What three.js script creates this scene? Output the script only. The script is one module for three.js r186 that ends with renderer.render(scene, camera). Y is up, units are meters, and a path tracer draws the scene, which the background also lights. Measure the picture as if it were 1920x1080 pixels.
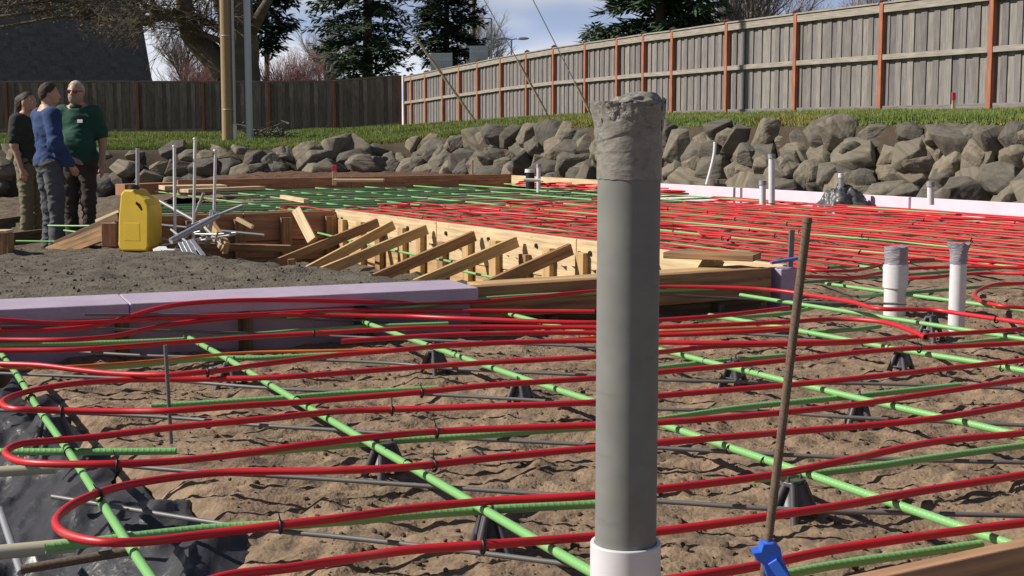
import * as THREE from 'three';
import { ConvexGeometry } from 'three/addons/geometries/ConvexGeometry.js';
import { mergeGeometries, mergeVertices } from 'three/addons/utils/BufferGeometryUtils.js';
import { RoundedBoxGeometry } from 'three/addons/geometries/RoundedBoxGeometry.js';

// ------------------------------------------------------------------ camera, sky, sun, exposure
const scene = new THREE.Scene();
const F = 2600, PITCH = Math.atan(295 / F), EYE = 0.7;          // lens in photo pixels, eye 0.7 m above the tubing
const camera = new THREE.PerspectiveCamera(2 * Math.atan(540 / F) * 180 / Math.PI, 16 / 9, 0.05, 2500);
camera.position.set(0, EYE, 0);
camera.rotation.set(-PITCH, 0, 0);
scene.add(camera);
const renderer = new THREE.WebGLRenderer({ antialias: true });
renderer.setSize(1024, 576);
renderer.toneMapping = THREE.LinearToneMapping;
renderer.toneMappingExposure = 1.18;
renderer.outputColorSpace = THREE.SRGBColorSpace;
renderer.shadowMap.enabled = true;
renderer.shadowMap.type = THREE.PCFSoftShadowMap;

const SUN_EL = 37 * Math.PI / 180;
const SUN = new THREE.Vector3(-Math.cos(SUN_EL) * 0.998, Math.sin(SUN_EL), Math.cos(SUN_EL) * 0.03).normalize();
const sun = new THREE.DirectionalLight(new THREE.Color(1.0, 0.94, 0.84), 5.0);
sun.position.copy(SUN).multiplyScalar(60).add(new THREE.Vector3(0, 0, -14));
sun.target.position.set(0, 0, -14);
sun.castShadow = true;
sun.shadow.mapSize.set(4096, 4096);
Object.assign(sun.shadow.camera, { left: -40, right: 40, top: 40, bottom: -40, near: 1, far: 160 });
scene.add(sun, sun.target);

// ------------------------------------------------------------------ random, noise
function mulberry(a) { return () => { a |= 0; a = a + 0x6D2B79F5 | 0; let t = Math.imul(a ^ a >>> 15, 1 | a); t = t + Math.imul(t ^ t >>> 7, 61 | t) ^ t; return ((t ^ t >>> 14) >>> 0) / 4294967296; }; }
let rnd = mulberry(7);
const rr = (a, b) => a + (b - a) * rnd();
const PERM = (() => { const r = mulberry(99), p = new Uint8Array(512), q = [...Array(256).keys()]; for (let i = 255; i > 0; i--) { const j = Math.floor(r() * (i + 1)); [q[i], q[j]] = [q[j], q[i]]; } for (let i = 0; i < 512; i++) p[i] = q[i & 255]; return p; })();
const fade = t => t * t * t * (t * (t * 6 - 15) + 10), lerp = (a, b, t) => a + (b - a) * t, clamp = (x, a = 0, b = 1) => Math.min(b, Math.max(a, x));
const sstep = (a, b, x) => { const t = clamp((x - a) / (b - a)); return t * t * (3 - 2 * t); };
function grad(h, x, y, z) { h &= 15; const u = h < 8 ? x : y, v = h < 4 ? y : (h === 12 || h === 14 ? x : z); return ((h & 1) ? -u : u) + ((h & 2) ? -v : v); }
function noise(x, y, z = 0) {
  let X = Math.floor(x), Y = Math.floor(y), Z = Math.floor(z); x -= X; y -= Y; z -= Z; X &= 255; Y &= 255; Z &= 255;
  const u = fade(x), v = fade(y), w = fade(z), A = PERM[X] + Y, AA = PERM[A] + Z, AB = PERM[A + 1] + Z, B = PERM[X + 1] + Y, BA = PERM[B] + Z, BB = PERM[B + 1] + Z;
  return lerp(lerp(lerp(grad(PERM[AA], x, y, z), grad(PERM[BA], x - 1, y, z), u), lerp(grad(PERM[AB], x, y - 1, z), grad(PERM[BB], x - 1, y - 1, z), u), v),
    lerp(lerp(grad(PERM[AA + 1], x, y, z - 1), grad(PERM[BA + 1], x - 1, y, z - 1), u), lerp(grad(PERM[AB + 1], x, y - 1, z - 1), grad(PERM[BB + 1], x - 1, y - 1, z - 1), u), v), w);
}
function fbm(x, y, z = 0, n = 4) { let s = 0, a = 1, t = 0; for (let i = 0; i < n; i++) { s += a * noise(x, y, z); t += a; a *= 0.5; x = x * 2.03 + 17.1; y = y * 2.03 + 5.3; z *= 2.03; } return s / t; }
function ridged(x, y, n = 4) { let s = 0, a = 1, t = 0; for (let i = 0; i < n; i++) { s += a * (1 - Math.abs(noise(x, y, i * 7.7)) * 2); t += a; a *= 0.5; x = x * 2.1 + 3.7; y = y * 2.1 + 9.1; } return s / t; }

// sky: computed air and broken cloud
{
  const W = 1024, H = 512, d = new Float32Array(W * H * 4);
  for (let j = 0; j < H; j++) for (let i = 0; i < W; i++) {
    const th = ((i + 0.5) / W - 0.5) * 2 * Math.PI, el = ((j + 0.5) / H - 0.5) * Math.PI;
    const x = Math.cos(el) * Math.cos(th), z = Math.cos(el) * Math.sin(th), y = Math.sin(el);
    const e = Math.max(y, 0), h = Math.exp(-e * 7);
    let r = lerp(0.055, 0.52, h), g = lerp(0.085, 0.64, h), b = lerp(0.165, 0.90, h);
    const k = 1 / (e + 0.16);
    const c = fbm(x * k * 1.3 + 3, z * k * 1.3 + 1.7, y * 5, 6) + 0.35 * fbm(x * 7, z * 7, y * 16 + 4, 4);
    const m = sstep(lerp(0.12, -0.42, h), lerp(0.3, 0.08, h), c) * 0.95;
    const lit = lerp(0.45, 1.0, h) + 0.25 * fbm(x * k * 2.5 + 9, z * k * 2.5, y * 9, 4);
    r = lerp(r, 0.82 * lit, m); g = lerp(g, 0.84 * lit, m); b = lerp(b, 0.89 * lit, m);
    const dark = sstep(0.3, 0.7, c) * 0.25; r *= 1 - dark; g *= 1 - dark; b *= 1 - dark * 0.92;
    if (y < 0) { const t = clamp(-y * 12); r = lerp(r, 0.12, t); g = lerp(g, 0.11, t); b = lerp(b, 0.09, t); }
    const o = (j * W + i) * 4; const gl = lerp(0.72, 1.12, h); d[o] = r * gl; d[o + 1] = g * gl; d[o + 2] = b * gl; d[o + 3] = 1;
  }
  const t = new THREE.DataTexture(d, W, H, THREE.RGBAFormat, THREE.FloatType);
  t.mapping = THREE.EquirectangularReflectionMapping; t.magFilter = THREE.LinearFilter; t.minFilter = THREE.LinearFilter; t.needsUpdate = true;
  scene.background = t; scene.environment = t;
}

// ------------------------------------------------------------------ frames of reference
const V = (x, y, z) => new THREE.Vector3(x, y, z), UX = 0.5017, UZ = 0.865;
const CP = Math.cos(PITCH), SP = Math.sin(PITCH);
function ray(px, py) { const x = (px - 960) / F, y = -(py - 540) / F; return V(x, y * CP - SP, -(y * SP + CP)); }
const onPlane = (px, py, h = 0) => { const r = ray(px, py), t = (h - EYE) / r.y; return V(r.x * t, h, r.z * t); };
const onSlab = (px, py, h = 0) => { const q = onPlane(px, py, h), [p, b] = toSlab(q.x, q.z); if (p < 4.79 || b > 4.6 || py > 640) return q; const r = ray(px, py), k = -r.x * UX - r.z * UZ, t = 4.79 / k; return V(r.x * t, EYE + r.y * t, r.z * t); };
const atDepth = (px, py, dep) => { const r = ray(px, py), t = dep / -r.z; return V(r.x * t, EYE + r.y * t, -dep); };
// the building slab's own axes: p runs away along the long form wall, b runs across it
const slab = (p, b, y = 0) => V(-p * UX + b * UZ, y, -(p * UZ + b * UX));
const toSlab = (x, z) => [-x * UX - z * UZ, x * UZ - z * UX];   // [p, b]
const SLAB_TURN = Math.atan2(UX, UZ);                            // rotation that lays local +x along b

// ------------------------------------------------------------------ object helpers
const taken = {};
function numbered(n) { if (!(n in taken)) { taken[n] = 0; return n; } taken[n]++; return n + '_' + String(taken[n]).padStart(3, '0'); }
function tag(o, label, category, group, kind) { if (label) o.userData.label = label; if (category) o.userData.category = category; if (group) o.userData.group = group; if (kind) o.userData.kind = kind; return o; }
function shade(o) { o.castShadow = true; o.receiveShadow = true; return o; }
function thing(name, label, category, base, group) { const o = new THREE.Group(); o.name = numbered(name); o.position.copy(base); scene.add(o); return tag(o, label, category, group); }
function worldPos(o) { const v = V(0, 0, 0); while (o && o !== scene) { v.add(o.position); o = o.parent; } return v; }
function part(name, geo, mat, parent, label) {       // geo is given in world coordinates
  const w = worldPos(parent); geo.translate(-w.x, -w.y, -w.z);
  const m = shade(new THREE.Mesh(geo, mat)); m.name = name; parent.add(m); if (label) m.userData.label = label; return m;
}
function single(name, geo, mat, label, category, group, kind) {
  geo.computeBoundingBox(); const bb = geo.boundingBox, c = V((bb.min.x + bb.max.x) / 2, bb.min.y, (bb.min.z + bb.max.z) / 2);
  geo.translate(-c.x, -c.y, -c.z); const m = shade(new THREE.Mesh(geo, mat)); m.name = numbered(name); m.position.copy(c); scene.add(m);
  return tag(m, label, category, group, kind);
}
function structure(name, geo, mat) { const m = shade(new THREE.Mesh(geo, mat)); m.name = numbered(name); m.userData.kind = 'structure'; scene.add(m); return m; }
const plain = g => { const n = g.index ? g.toNonIndexed() : g; for (const k of Object.keys(n.attributes)) if (!['position', 'normal', 'uv'].includes(k)) n.deleteAttribute(k); return n; };
const merge = list => mergeGeometries(list.map(plain), false);
const Y = V(0, 1, 0);
function rod(a, b, r0, r1 = r0, seg = 8, caps = true) {
  const d = b.clone().sub(a), L = d.length(), g = new THREE.CylinderGeometry(r1, r0, L, seg, 1, !caps);
  g.applyQuaternion(new THREE.Quaternion().setFromUnitVectors(Y, d.normalize())); g.translate((a.x + b.x) / 2, (a.y + b.y) / 2, (a.z + b.z) / 2); return g;
}
function boxUV(g, ax = 0) {      // uv in metres, u along the long axis, random offset
  const p = g.attributes.position, n = g.attributes.normal, uv = g.attributes.uv, ou = rnd() * 7, ov = rnd() * 7, get = (a, i, k) => k === 0 ? a.getX(i) : k === 1 ? a.getY(i) : a.getZ(i);
  const o1 = (ax + 1) % 3, o2 = (ax + 2) % 3;
  for (let i = 0; i < p.count; i++) { const na = Math.abs(get(n, i, o1)), nb = Math.abs(get(n, i, o2)), nl = Math.abs(get(n, i, ax));
    if (nl > 0.7) uv.setXY(i, ou + get(p, i, o1) * 0.3, ov + get(p, i, o2)); else uv.setXY(i, ou + get(p, i, ax), ov + (na > nb ? get(p, i, o2) : get(p, i, o1)) ); }
  return g;
}
// a plank from a to b; h measured along the 'up' direction, w across it; edges eased
function plank(a, b, w, h, up = Y) {
  const d = b.clone().sub(a), L = d.length(), x = d.clone().normalize(), z = x.clone().cross(up).normalize(), y = z.clone().cross(x).normalize();
  const g = boxUV(new RoundedBoxGeometry(L, h, w, 1, Math.min(0.004, w * 0.2, h * 0.2)), 0);
  g.applyMatrix4(new THREE.Matrix4().makeBasis(x, y, z)); g.translate((a.x + b.x) / 2, (a.y + b.y) / 2, (a.z + b.z) / 2); return g;
}
function tubeThrough(pts, r, per = 14, rad = 8, closed = false) { const c = new THREE.CatmullRomCurve3(pts, closed, 'centripetal'); return new THREE.TubeGeometry(c, Math.max(8, pts.length * per), r, rad, closed); }
function grid(nu, nv, f, keep, color) {
  const pos = new Float32Array((nu + 1) * (nv + 1) * 3), uv = new Float32Array((nu + 1) * (nv + 1) * 2), col = color ? new Float32Array((nu + 1) * (nv + 1) * 3) : null, idx = [];
  for (let j = 0; j <= nv; j++) for (let i = 0; i <= nu; i++) { const k = j * (nu + 1) + i, p = f(i / nu, j / nv); pos.set([p.x, p.y, p.z], k * 3); uv[k * 2] = p.x; uv[k * 2 + 1] = -p.z; if (col) col.set(color(p), k * 3); }
  for (let j = 0; j < nv; j++) for (let i = 0; i < nu; i++) {
    const a = j * (nu + 1) + i, b = a + 1, c = a + nu + 1, d = c + 1;
    if (keep) { const mx = (pos[a * 3] + pos[d * 3]) / 2, mz = (pos[a * 3 + 2] + pos[d * 3 + 2]) / 2; if (!keep(mx, mz)) continue; }
    idx.push(a, b, d, a, d, c);
  }
  const g = new THREE.BufferGeometry(); g.setAttribute('position', new THREE.BufferAttribute(pos, 3)); g.setAttribute('uv', new THREE.BufferAttribute(uv, 2)); if (col) g.setAttribute('color', new THREE.BufferAttribute(col, 3)); g.setIndex(idx);
  g.computeVertexNormals(); const nr = g.attributes.normal; let up = 0; for (let i = 0; i < nr.count; i += 37) up += nr.getY(i);
  if (up < 0) { for (let i = 0; i < idx.length; i += 3) { const t = idx[i]; idx[i] = idx[i + 1]; idx[i + 1] = t; } g.setIndex(idx); g.computeVertexNormals(); }
  return g;
}

// ------------------------------------------------------------------ textures and materials
function tex(w, h, fn, sx, sy, srgb = true) {
  const d = new Uint8Array(w * h * 4);
  for (let j = 0; j < h; j++) for (let i = 0; i < w; i++) { const c = fn(i / w, j / h), o = (j * w + i) * 4; d[o] = clamp(c[0]) * 255; d[o + 1] = clamp(c[1]) * 255; d[o + 2] = clamp(c[2]) * 255; d[o + 3] = 255; }
  const t = new THREE.DataTexture(d, w, h); t.wrapS = t.wrapT = THREE.RepeatWrapping; t.magFilter = THREE.LinearFilter; t.minFilter = THREE.LinearMipmapLinearFilter; t.generateMipmaps = true;
  if (srgb) t.colorSpace = THREE.SRGBColorSpace; t.repeat.set(1 / sx, 1 / sy); t.needsUpdate = true; return t;
}
// tileable noise: blends four shifted copies
const tile = f => (u, v) => { const x = sstep(0.7, 1, u), y = sstep(0.7, 1, v), a = f(u, v); if (x + y === 0) return a; const b = x ? f(u - 1, v) : a, c = y ? f(u, v - 1) : a, d = x && y ? f(u - 1, v - 1) : x ? b : c; return lerp(lerp(a, b, x), lerp(c, d, x), y); };
const grey = g => [g, g, g];
const toS = c => c <= 0.0031308 ? c * 12.92 : 1.055 * Math.pow(c, 1 / 2.4) - 0.055;
const lin = (r, g, b, k) => [toS(clamp(r * k)), toS(clamp(g * k)), toS(clamp(b * k))];
const col = (r, g, b) => new THREE.Color().setRGB(r, g, b);
function std(o) { return new THREE.MeshStandardMaterial(o); }

const baked = (f, n = 512) => { const t = tile(f), a = new Float32Array(n * n); for (let j = 0; j < n; j++) for (let i = 0; i < n; i++) a[j * n + i] = t(i / n, j / n); return (u, v) => a[((Math.floor(v * n) % n + n) % n) * n + (Math.floor(u * n) % n + n) % n]; };
const grainN = baked((u, v) => fbm(u * 3, v * 26, 1.3, 5)), speckN = baked((u, v) => fbm(u * 90, v * 90, 4.2, 2)), softN = baked((u, v) => fbm(u * 6, v * 6, 8.8, 5)), ridgeN = baked((u, v) => ridged(u * 8, v * 8, 4), 256), stoneN = baked((u, v) => fbm(u * 8, v * 8, 5, 6)), crumbN = baked((u, v) => fbm(u * 44, v * 44, 2, 4), 1024);
function woodTex(r, g, b, contrast) { return tex(512, 512, (u, v) => { const k = grainN(u, v), s = softN(u, v); let m = 1 + contrast * (k * 1.6 + 0.6 * s); const kn = Math.max(0, 0.05 - Math.hypot((u * 2.2 % 1) - 0.5, ((v * 3.1 + 0.3) % 1) - 0.5)) * 9; m *= 1 - kn; return lin(r, g, b * (1 - contrast * 0.3 * k), m); }, 1.1, 0.42); }
const woodBump = tex(512, 512, (u, v) => grey(0.5 + 0.45 * grainN(u, v) + 0.1 * speckN(u, v)), 1.1, 0.42, false);
const mats = {
  lumber: std({ map: woodTex(0.52, 0.335, 0.155, 0.45), bumpMap: woodBump, bumpScale: 0.002, roughness: 0.75 }),
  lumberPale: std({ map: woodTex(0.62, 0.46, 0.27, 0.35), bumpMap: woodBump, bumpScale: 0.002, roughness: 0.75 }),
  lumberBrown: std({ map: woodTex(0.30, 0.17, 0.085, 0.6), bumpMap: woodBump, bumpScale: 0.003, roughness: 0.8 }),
  lumberRed: std({ map: woodTex(0.40, 0.19, 0.10, 0.5), bumpMap: woodBump, bumpScale: 0.002, roughness: 0.75 }),
  lumberTan: std({ map: woodTex(0.44, 0.245, 0.14, 0.4), bumpMap: woodBump, bumpScale: 0.002, roughness: 0.75 }),
  timberDark: std({ map: woodTex(0.13, 0.085, 0.05, 0.6), bumpMap: woodBump, bumpScale: 0.004, roughness: 0.9 }),
  fenceGrey: [0.78, 1.0, 1.14, 0.9, 1.28].map((k, i) => std({ map: woodTex(0.190 * k, 0.173 * k, 0.173 * k * (1 - 0.02 * i), 0.4), bumpMap: woodBump, bumpScale: 0.003, roughness: 0.9 })),
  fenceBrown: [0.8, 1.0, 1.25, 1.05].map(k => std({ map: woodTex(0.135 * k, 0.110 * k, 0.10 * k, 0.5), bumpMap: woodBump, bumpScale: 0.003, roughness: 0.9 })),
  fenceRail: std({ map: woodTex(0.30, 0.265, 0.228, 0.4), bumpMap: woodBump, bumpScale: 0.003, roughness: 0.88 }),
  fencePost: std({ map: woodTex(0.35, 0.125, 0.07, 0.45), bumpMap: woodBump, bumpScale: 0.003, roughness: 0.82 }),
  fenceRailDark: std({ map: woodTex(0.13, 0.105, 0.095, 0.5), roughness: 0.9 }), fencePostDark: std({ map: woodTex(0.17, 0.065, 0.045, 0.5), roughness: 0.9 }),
  postCap: std({ color: col(0.05, 0.035, 0.03), roughness: 0.8 }),
  red: std({ map: tex(512, 64, (u, v) => { const k = sstep(0.1, 0.45, stoneN(u, v * 0.12) + 0.3 * softN(u, v * 0.2)); return lin(lerp(0.57, 0.47, k), lerp(0.018, 0.075, k), lerp(0.028, 0.06, k), 1); }, 1.7, 1), roughness: 0.4 }),
  orange: std({ color: col(0.62, 0.16, 0.03), roughness: 0.5 }),
  green: std({ color: col(0.21, 0.47, 0.165), roughness: 0.38, bumpMap: tex(64, 16, (u, v) => grey(Math.abs(((u * 4 + v * 0.5) % 1) - 0.5) < 0.17 ? 1 : 0), 0.05, 1, false), bumpScale: 0.0003}),
  greenDull: std({ color: col(0.15, 0.30, 0.16), roughness: 0.45 }),
  steel: std({ color: col(0.17, 0.165, 0.165), roughness: 0.55, metalness: 0.35 }),
  rust: std({ map: tex(128, 256, (u, v) => { const k = fbm(u * 9, v * 30, 2, 4); return lin(0.15 + 0.06 * k, 0.105 + 0.03 * k, 0.075, 1 + 0.5 * k); }, 1, 1), roughness: 0.85, metalness: 0.1 }),
  galv: std({ color: col(0.42, 0.43, 0.46), roughness: 0.42, metalness: 0.55 }),
  black: std({ color: col(0.012, 0.012, 0.013), roughness: 0.5 }),
  chair: std({ color: col(0.075, 0.072, 0.085), roughness: 0.45, side: THREE.DoubleSide }),
  pvcGrey: new THREE.MeshPhysicalMaterial({ specularIntensity: 0.35, map: tex(256, 256, (u, v) => { const k = fbm(u * 5, v * 22, 3, 4) ; return lin(0.212, 0.214, 0.203, 1 + 0.18 * k - 0.10 * sstep(0.25, 0.4, fbm(u * 3 + 5, v * 60, 1, 3))); }, 1, 1), roughness: 0.62 }),
  pvcWhite: std({ map: tex(256, 256, (u, v) => { const k = fbm(u * 8, v * 8, 5, 4); return lin(0.68, 0.67, 0.70, 1 + 0.12 * k); }, 1, 1), roughness: 0.42 }),
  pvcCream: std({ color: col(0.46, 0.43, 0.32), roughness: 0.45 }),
  duct: std({ map: tex(256, 256, (u, v) => { const k = fbm(u * 10, v * 10, 3, 5); return lin(0.225, 0.21, 0.184, 1 + 0.5 * k); }, 1, 1), bumpMap: tex(512, 512, (u, v) => grey(0.5 + 0.5 * ridgeN(u, v)), 1, 1, false), bumpScale: 0.0012, roughness: 0.5, side: THREE.DoubleSide }),
  ductGrey: std({ color: col(0.30, 0.28, 0.32), roughness: 0.45, side: THREE.DoubleSide, bumpMap: tex(128, 128, (u, v) => grey(0.5 + 0.5 * ridged(u * 6, v * 6, 3)), 1, 1, false), bumpScale: 0.004 }),
  foam: std({ map: tex(512, 512, (u, v) => { const k = softN(u, v) + 0.4 * speckN(u, v); return lin(0.42, 0.345, 0.455, 1 + 0.22 * k); }, 1.2, 1.2), roughness: 0.8, bumpMap: tex(256, 256, (u, v) => grey(0.5 + 0.5 * softN(u, v)), 0.3, 0.3, false), bumpScale: 0.002 }),
  foamDark: std({ map: tex(256, 256, (u, v) => lin(0.37, 0.295, 0.41, 1 + 0.3 * softN(u, v)), 1.2, 1.2), roughness: 0.85 }),  // lavender foam darkened: shade of the front face put into its colour
  foamPale: std({ map: tex(256, 256, (u, v) => lin(0.74, 0.60, 0.70, 1 + 0.14 * softN(u, v)), 1.2, 1.2), roughness: 0.75 }),
  yellow: std({ map: tex(256, 256, (u, v) => lin(0.74, 0.50, 0.05, 1 + 0.16 * softN(u, v)), 0.5, 0.5), roughness: 0.42 }),
  blue: std({ color: col(0.03, 0.13, 0.62), roughness: 0.4 }),
  blueTape: std({ color: col(0.12, 0.14, 0.42), roughness: 0.5, side: THREE.DoubleSide }),
  white: std({ color: col(0.72, 0.71, 0.70), roughness: 0.6 }),
  pink: std({ color: col(0.75, 0.05, 0.09), roughness: 0.6 }),
  bark: std({ map: tex(256, 256, (u, v) => { const k = ridged(u * 14, v * 4, 4); return lin(0.12, 0.092, 0.066, 0.75 + 0.5 * k); }, 1, 2), bumpMap: tex(256, 256, (u, v) => grey(0.5 + 0.5 * ridged(u * 14, v * 4, 4)), 1, 2, false), bumpScale: 0.05, roughness: 0.95 }),
  twigGrey: std({ color: col(0.25, 0.215, 0.20), roughness: 0.95 }),
  twigBrown: std({ color: col(0.11, 0.085, 0.06), roughness: 0.95 }),
  twigRed: std({ color: col(0.30, 0.16, 0.15), roughness: 0.95 }),
  poleWood: std({ map: tex(256, 256, (u, v) => { const k = fbm(u * 40, v * 3, 3, 4); return lin(0.34, 0.235, 0.135, 1 + 0.5 * k); }, 1, 1), roughness: 0.85, bumpMap: woodBump, bumpScale: 0.004 }),
  roof: std({ map: tex(512, 512, (u, v) => { const row = Math.floor(v * 16), k = fbm(u * 30, v * 30, 4, 2), c = noise(Math.floor(u * 14 + (row % 2) * 0.5) * 3.7, row * 5.1, 0.5); return lin(0.125, 0.115, 0.13, 1 + 0.3 * k + 0.35 * c); }, 4, 4), roughness: 0.9 }),
  siding: std({ color: col(0.12, 0.11, 0.11), roughness: 0.85 }),
  glass: std({ color: col(0.03, 0.035, 0.045), roughness: 0.1 }),
  signBack: std({ color: col(0.44, 0.46, 0.47), roughness: 0.45, metalness: 0.4 }),
  needle: [std({ color: col(0.055, 0.092, 0.045), roughness: 0.9, side: THREE.DoubleSide }), std({ color: col(0.034, 0.056, 0.036), roughness: 0.9, side: THREE.DoubleSide })],  // greens raised to put haze and lens flare into the colour
  leafBrown: std({ color: col(0.125, 0.095, 0.06), roughness: 0.9, side: THREE.DoubleSide }),
  plastic: new THREE.MeshPhysicalMaterial({ specularIntensity: 0.6, color: col(0.048, 0.049, 0.056), roughness: 0.36, side: THREE.DoubleSide, bumpMap: tex(512, 512, (u, v) => grey(0.5 + 0.5 * ridgeN(u, v)), 0.5, 0.5, false), bumpScale: 0.006 }),
  bag: std({ color: col(0.10, 0.10, 0.105), roughness: 0.4, side: THREE.DoubleSide, bumpMap: tex(256, 256, (u, v) => grey(0.5 + 0.5 * ridgeN(u, v)), 1, 1, false), bumpScale: 0.01 }),
  guard: std({ color: col(0.42, 0.34, 0.22), roughness: 0.6 }),
  concrete: std({ color: col(0.3, 0.29, 0.27), roughness: 0.9 }),
};
const rockBump = tex(512, 512, (u, v) => grey(0.5 + 0.4 * stoneN(u, v)), 1, 1, false);
const rockMap = k => tex(256, 256, (u, v) => { const n = stoneN(u + k[3] * 0.07, v), s = speckN(u, v); return lin(k[0], k[1], k[2], 1 + 0.7 * n + 0.25 * s); }, 1, 1);
mats.rocks = [[0.16, 0.138, 0.106, 1], [0.122, 0.108, 0.088, 5], [0.185, 0.156, 0.115, 9], [0.098, 0.088, 0.073, 13]].map(k => std({ map: rockMap(k), bumpMap: rockBump, bumpScale: 0.03, roughness: 0.92 }));
const groundBump = tex(1024, 1024, (u, v) => grey(0.5 + 0.35 * crumbN(u, v) + 0.22 * speckN(u, v)), 0.7, 0.7, false);
const sandMap = tex(1024, 1024, (u, v) => { const n = stoneN(u, v), s = speckN(u, v), f = crumbN(u + 0.3, v + 0.1); return lin(0.222, 0.155, 0.102, 1 + 0.85 * n + 0.7 * f + 0.3 * s); }, 1.6, 1.6);
mats.sand = std({ map: sandMap, bumpMap: groundBump, bumpScale: 0.007, roughness: 1 });
const dirtMap = tex(1024, 1024, (u, v) => { const n = softN(u, v), s = speckN(u, v), f = crumbN(u + 0.6, v + 0.4); const k = 1 + 0.35 * n + 0.6 * f + 0.35 * s; return grey(toS(clamp(0.5 * k))); }, 1.5, 1.5);
mats.ground = std({ map: dirtMap, vertexColors: true, bumpMap: groundBump, bumpScale: 0.012, roughness: 1 });
mats.lawn = std({ map: tex(512, 512, (u, v) => { const n = softN(u, v), s = speckN(u, v); return lin(0.10 + 0.04 * n, 0.125, 0.035, 1 + 0.4 * n + 0.5 * s); }, 3, 3), roughness: 1 });
mats.bank = std({ map: tex(512, 512, (u, v) => lin(0.07, 0.05, 0.035, 1 + 0.5 * softN(u, v) + 0.4 * speckN(u, v)), 1.5, 1.5), bumpMap: groundBump, bumpScale: 0.02, roughness: 1 });
mats.grass = [0.9, 1.35].map(k => std({ color: col(0.125 * k, 0.17 * k, 0.038 * k), roughness: 0.9, side: THREE.DoubleSide }));

// ------------------------------------------------------------------ the lie of the land
const pathZ = x => { const right = 20.33 - 1.724 * x, left = 23.2; const t = sstep(-3.5, 0.6, x); return Math.max(-60, lerp(left, Math.min(right, 27), t)); };  // distance of the boulder wall from the camera
const rimH = x => lerp(0.40, 0.80, sstep(-4.0, 1.4, x));
const lawnFar = x => lerp(0.60, 0.955, sstep(-7, 2, x));
const lawnH = (x, d) => { const t = d - pathZ(x) - 0.75; return lerp(rimH(x), lawnFar(x), sstep(-1, 7, t)) - (t < 0 ? 0.9 * t * t / 0.15 : 0) + 0.03 * fbm(x * 0.5, d * 0.5, 1, 3); };
const trench = b => lerp(-0.26, 0, sstep(0.42, 0.98, b));
function sandH(x, z) {
  const [p, b] = toSlab(x, z), far = sstep(5, 9, -z);
  const w = 0.10 * noise(x * 1.7, z * 1.7, 3);
  const clod = Math.max(0, ridged(x * 3.1 + w * 8, z * 3.1, 4) - 0.42) * 0.04, lump = 0.75 * fbm(x * 5.5 + w * 10, z * 5.5, 2, 5) + 0.35 * fbm(x * 14, z * 14 + w * 6, 8, 4), fine = fbm(x * 34, z * 34, 6, 3);
  const dent = Math.max(0, noise(x * 2.6 + 11, z * 2.6, 5) - 0.22) * 0.085;
  let h = -0.118 + 0.026 * fbm(x * 1.3, z * 1.3, 9, 3) + (clod - dent) * 0.9 + 0.034 * lump * (0.55 + 1.1 * noise(x * 1.3, z * 1.3, 2)) + 0.013 * fine + 0.005 * fbm(x * 75, z * 75, 1, 2) + 0.02 * far;
  return h + (trench(b) - 0.05 * sstep(0.92, 0.76, b)) * (p < 5 ? 1 : 0);
}
function pitH(x, z) {
  const d = -z, [p, b] = toSlab(x, z);
  let h = d < 8 ? lerp(0.055, -0.085, clamp((d - 5.2) / 2.8)) : d < 10.2 ? lerp(-0.085, -0.19, (d - 8) / 2.2) : d < 14.7 ? lerp(-0.19, -0.60, (d - 10.2) / 4.5) : -0.60;
  if (p < 10.9 && b > 2.6) h = lerp(h, -0.34, sstep(2.75, 3.9, b) * sstep(5.0, 6.4, p));
  if (p < 5.9) h = Math.min(h, lerp(0.05, h, sstep(5.3, 5.9, p)));
  h = lerp(h, lerp(-0.42, -0.02, sstep(-7, -4, x)), sstep(16.6, 19.5, d) * (x < 12 ? 1 : 0));
  if (p > 16.7) h = Math.max(h, lerp(h, 0.0, sstep(-5.5, -3.5, x)));
  return h + 0.06 * fbm(x * 1.8, z * 1.8, 4, 4) + 0.036 * fbm(x * 7, z * 7, 6, 4) + 0.05 * Math.max(0, ridged(x * 2, z * 2, 3) - 0.5);
}
const inSlab = (p, b) => p < 16.78 && ((p < 5.0 && b > -0.6) || (p >= 5.0 && p < 10.4 && b > 4.38) || (p >= 10.4 && p < 13.2 && b > 3.2) || (p >= 13.2 && b > 4.9)) && b < 9.75;
// near sand, far sand, pit gravel and dirt
structure('sand', grid(560, 520, (u, v) => { const x = lerp(-3.2, 4.4, u), z = -lerp(0.3, 6.9, v); return V(x, sandH(x, z), z); }, (x, z) => { const [p, b] = toSlab(x, z); return p < 5.02 && b > -1 && b < 9.7 || (p >= 5.02 && inSlab(p, b)); }), mats.sand);
structure('sand', mergeGeometries([
  grid(330, 300, (u, v) => { const x = lerp(-8, 10, u), z = -lerp(6.9, 20.5, v); return V(x, sandH(x, z), z); }, (x, z) => { const [p, b] = toSlab(x, z); return inSlab(p, b); }),
  grid(90, 140, (u, v) => { const x = lerp(4.4, 10, u), z = -lerp(-2, 6.9, v); return V(x, sandH(x, z), z); }, (x, z) => { const [p, b] = toSlab(x, z); return inSlab(p, b); })]), mats.sand);
const inGround = (x, z) => { const [p, b] = toSlab(x, z); return !inSlab(p, b) && p > 5.1 && b < 10.6 && -z < pathZ(x) + 0.6; };
const groundCol = p => { const d = -p.z, g = sstep(9.5, 13.5, d + 1.2 * noise(p.x, p.z, 3)), rust = sstep(-5.5, -3.5, p.x) * sstep(15, 17, d); const a = [0.235, 0.2, 0.152], b = lerp(0.24, 0.26, 0), c = [0.25, 0.19, 0.13], r = [0.25, 0.125, 0.07]; return [0, 1, 2].map(i => lerp(lerp(a[i], c[i], g), r[i], rust)); };
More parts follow.
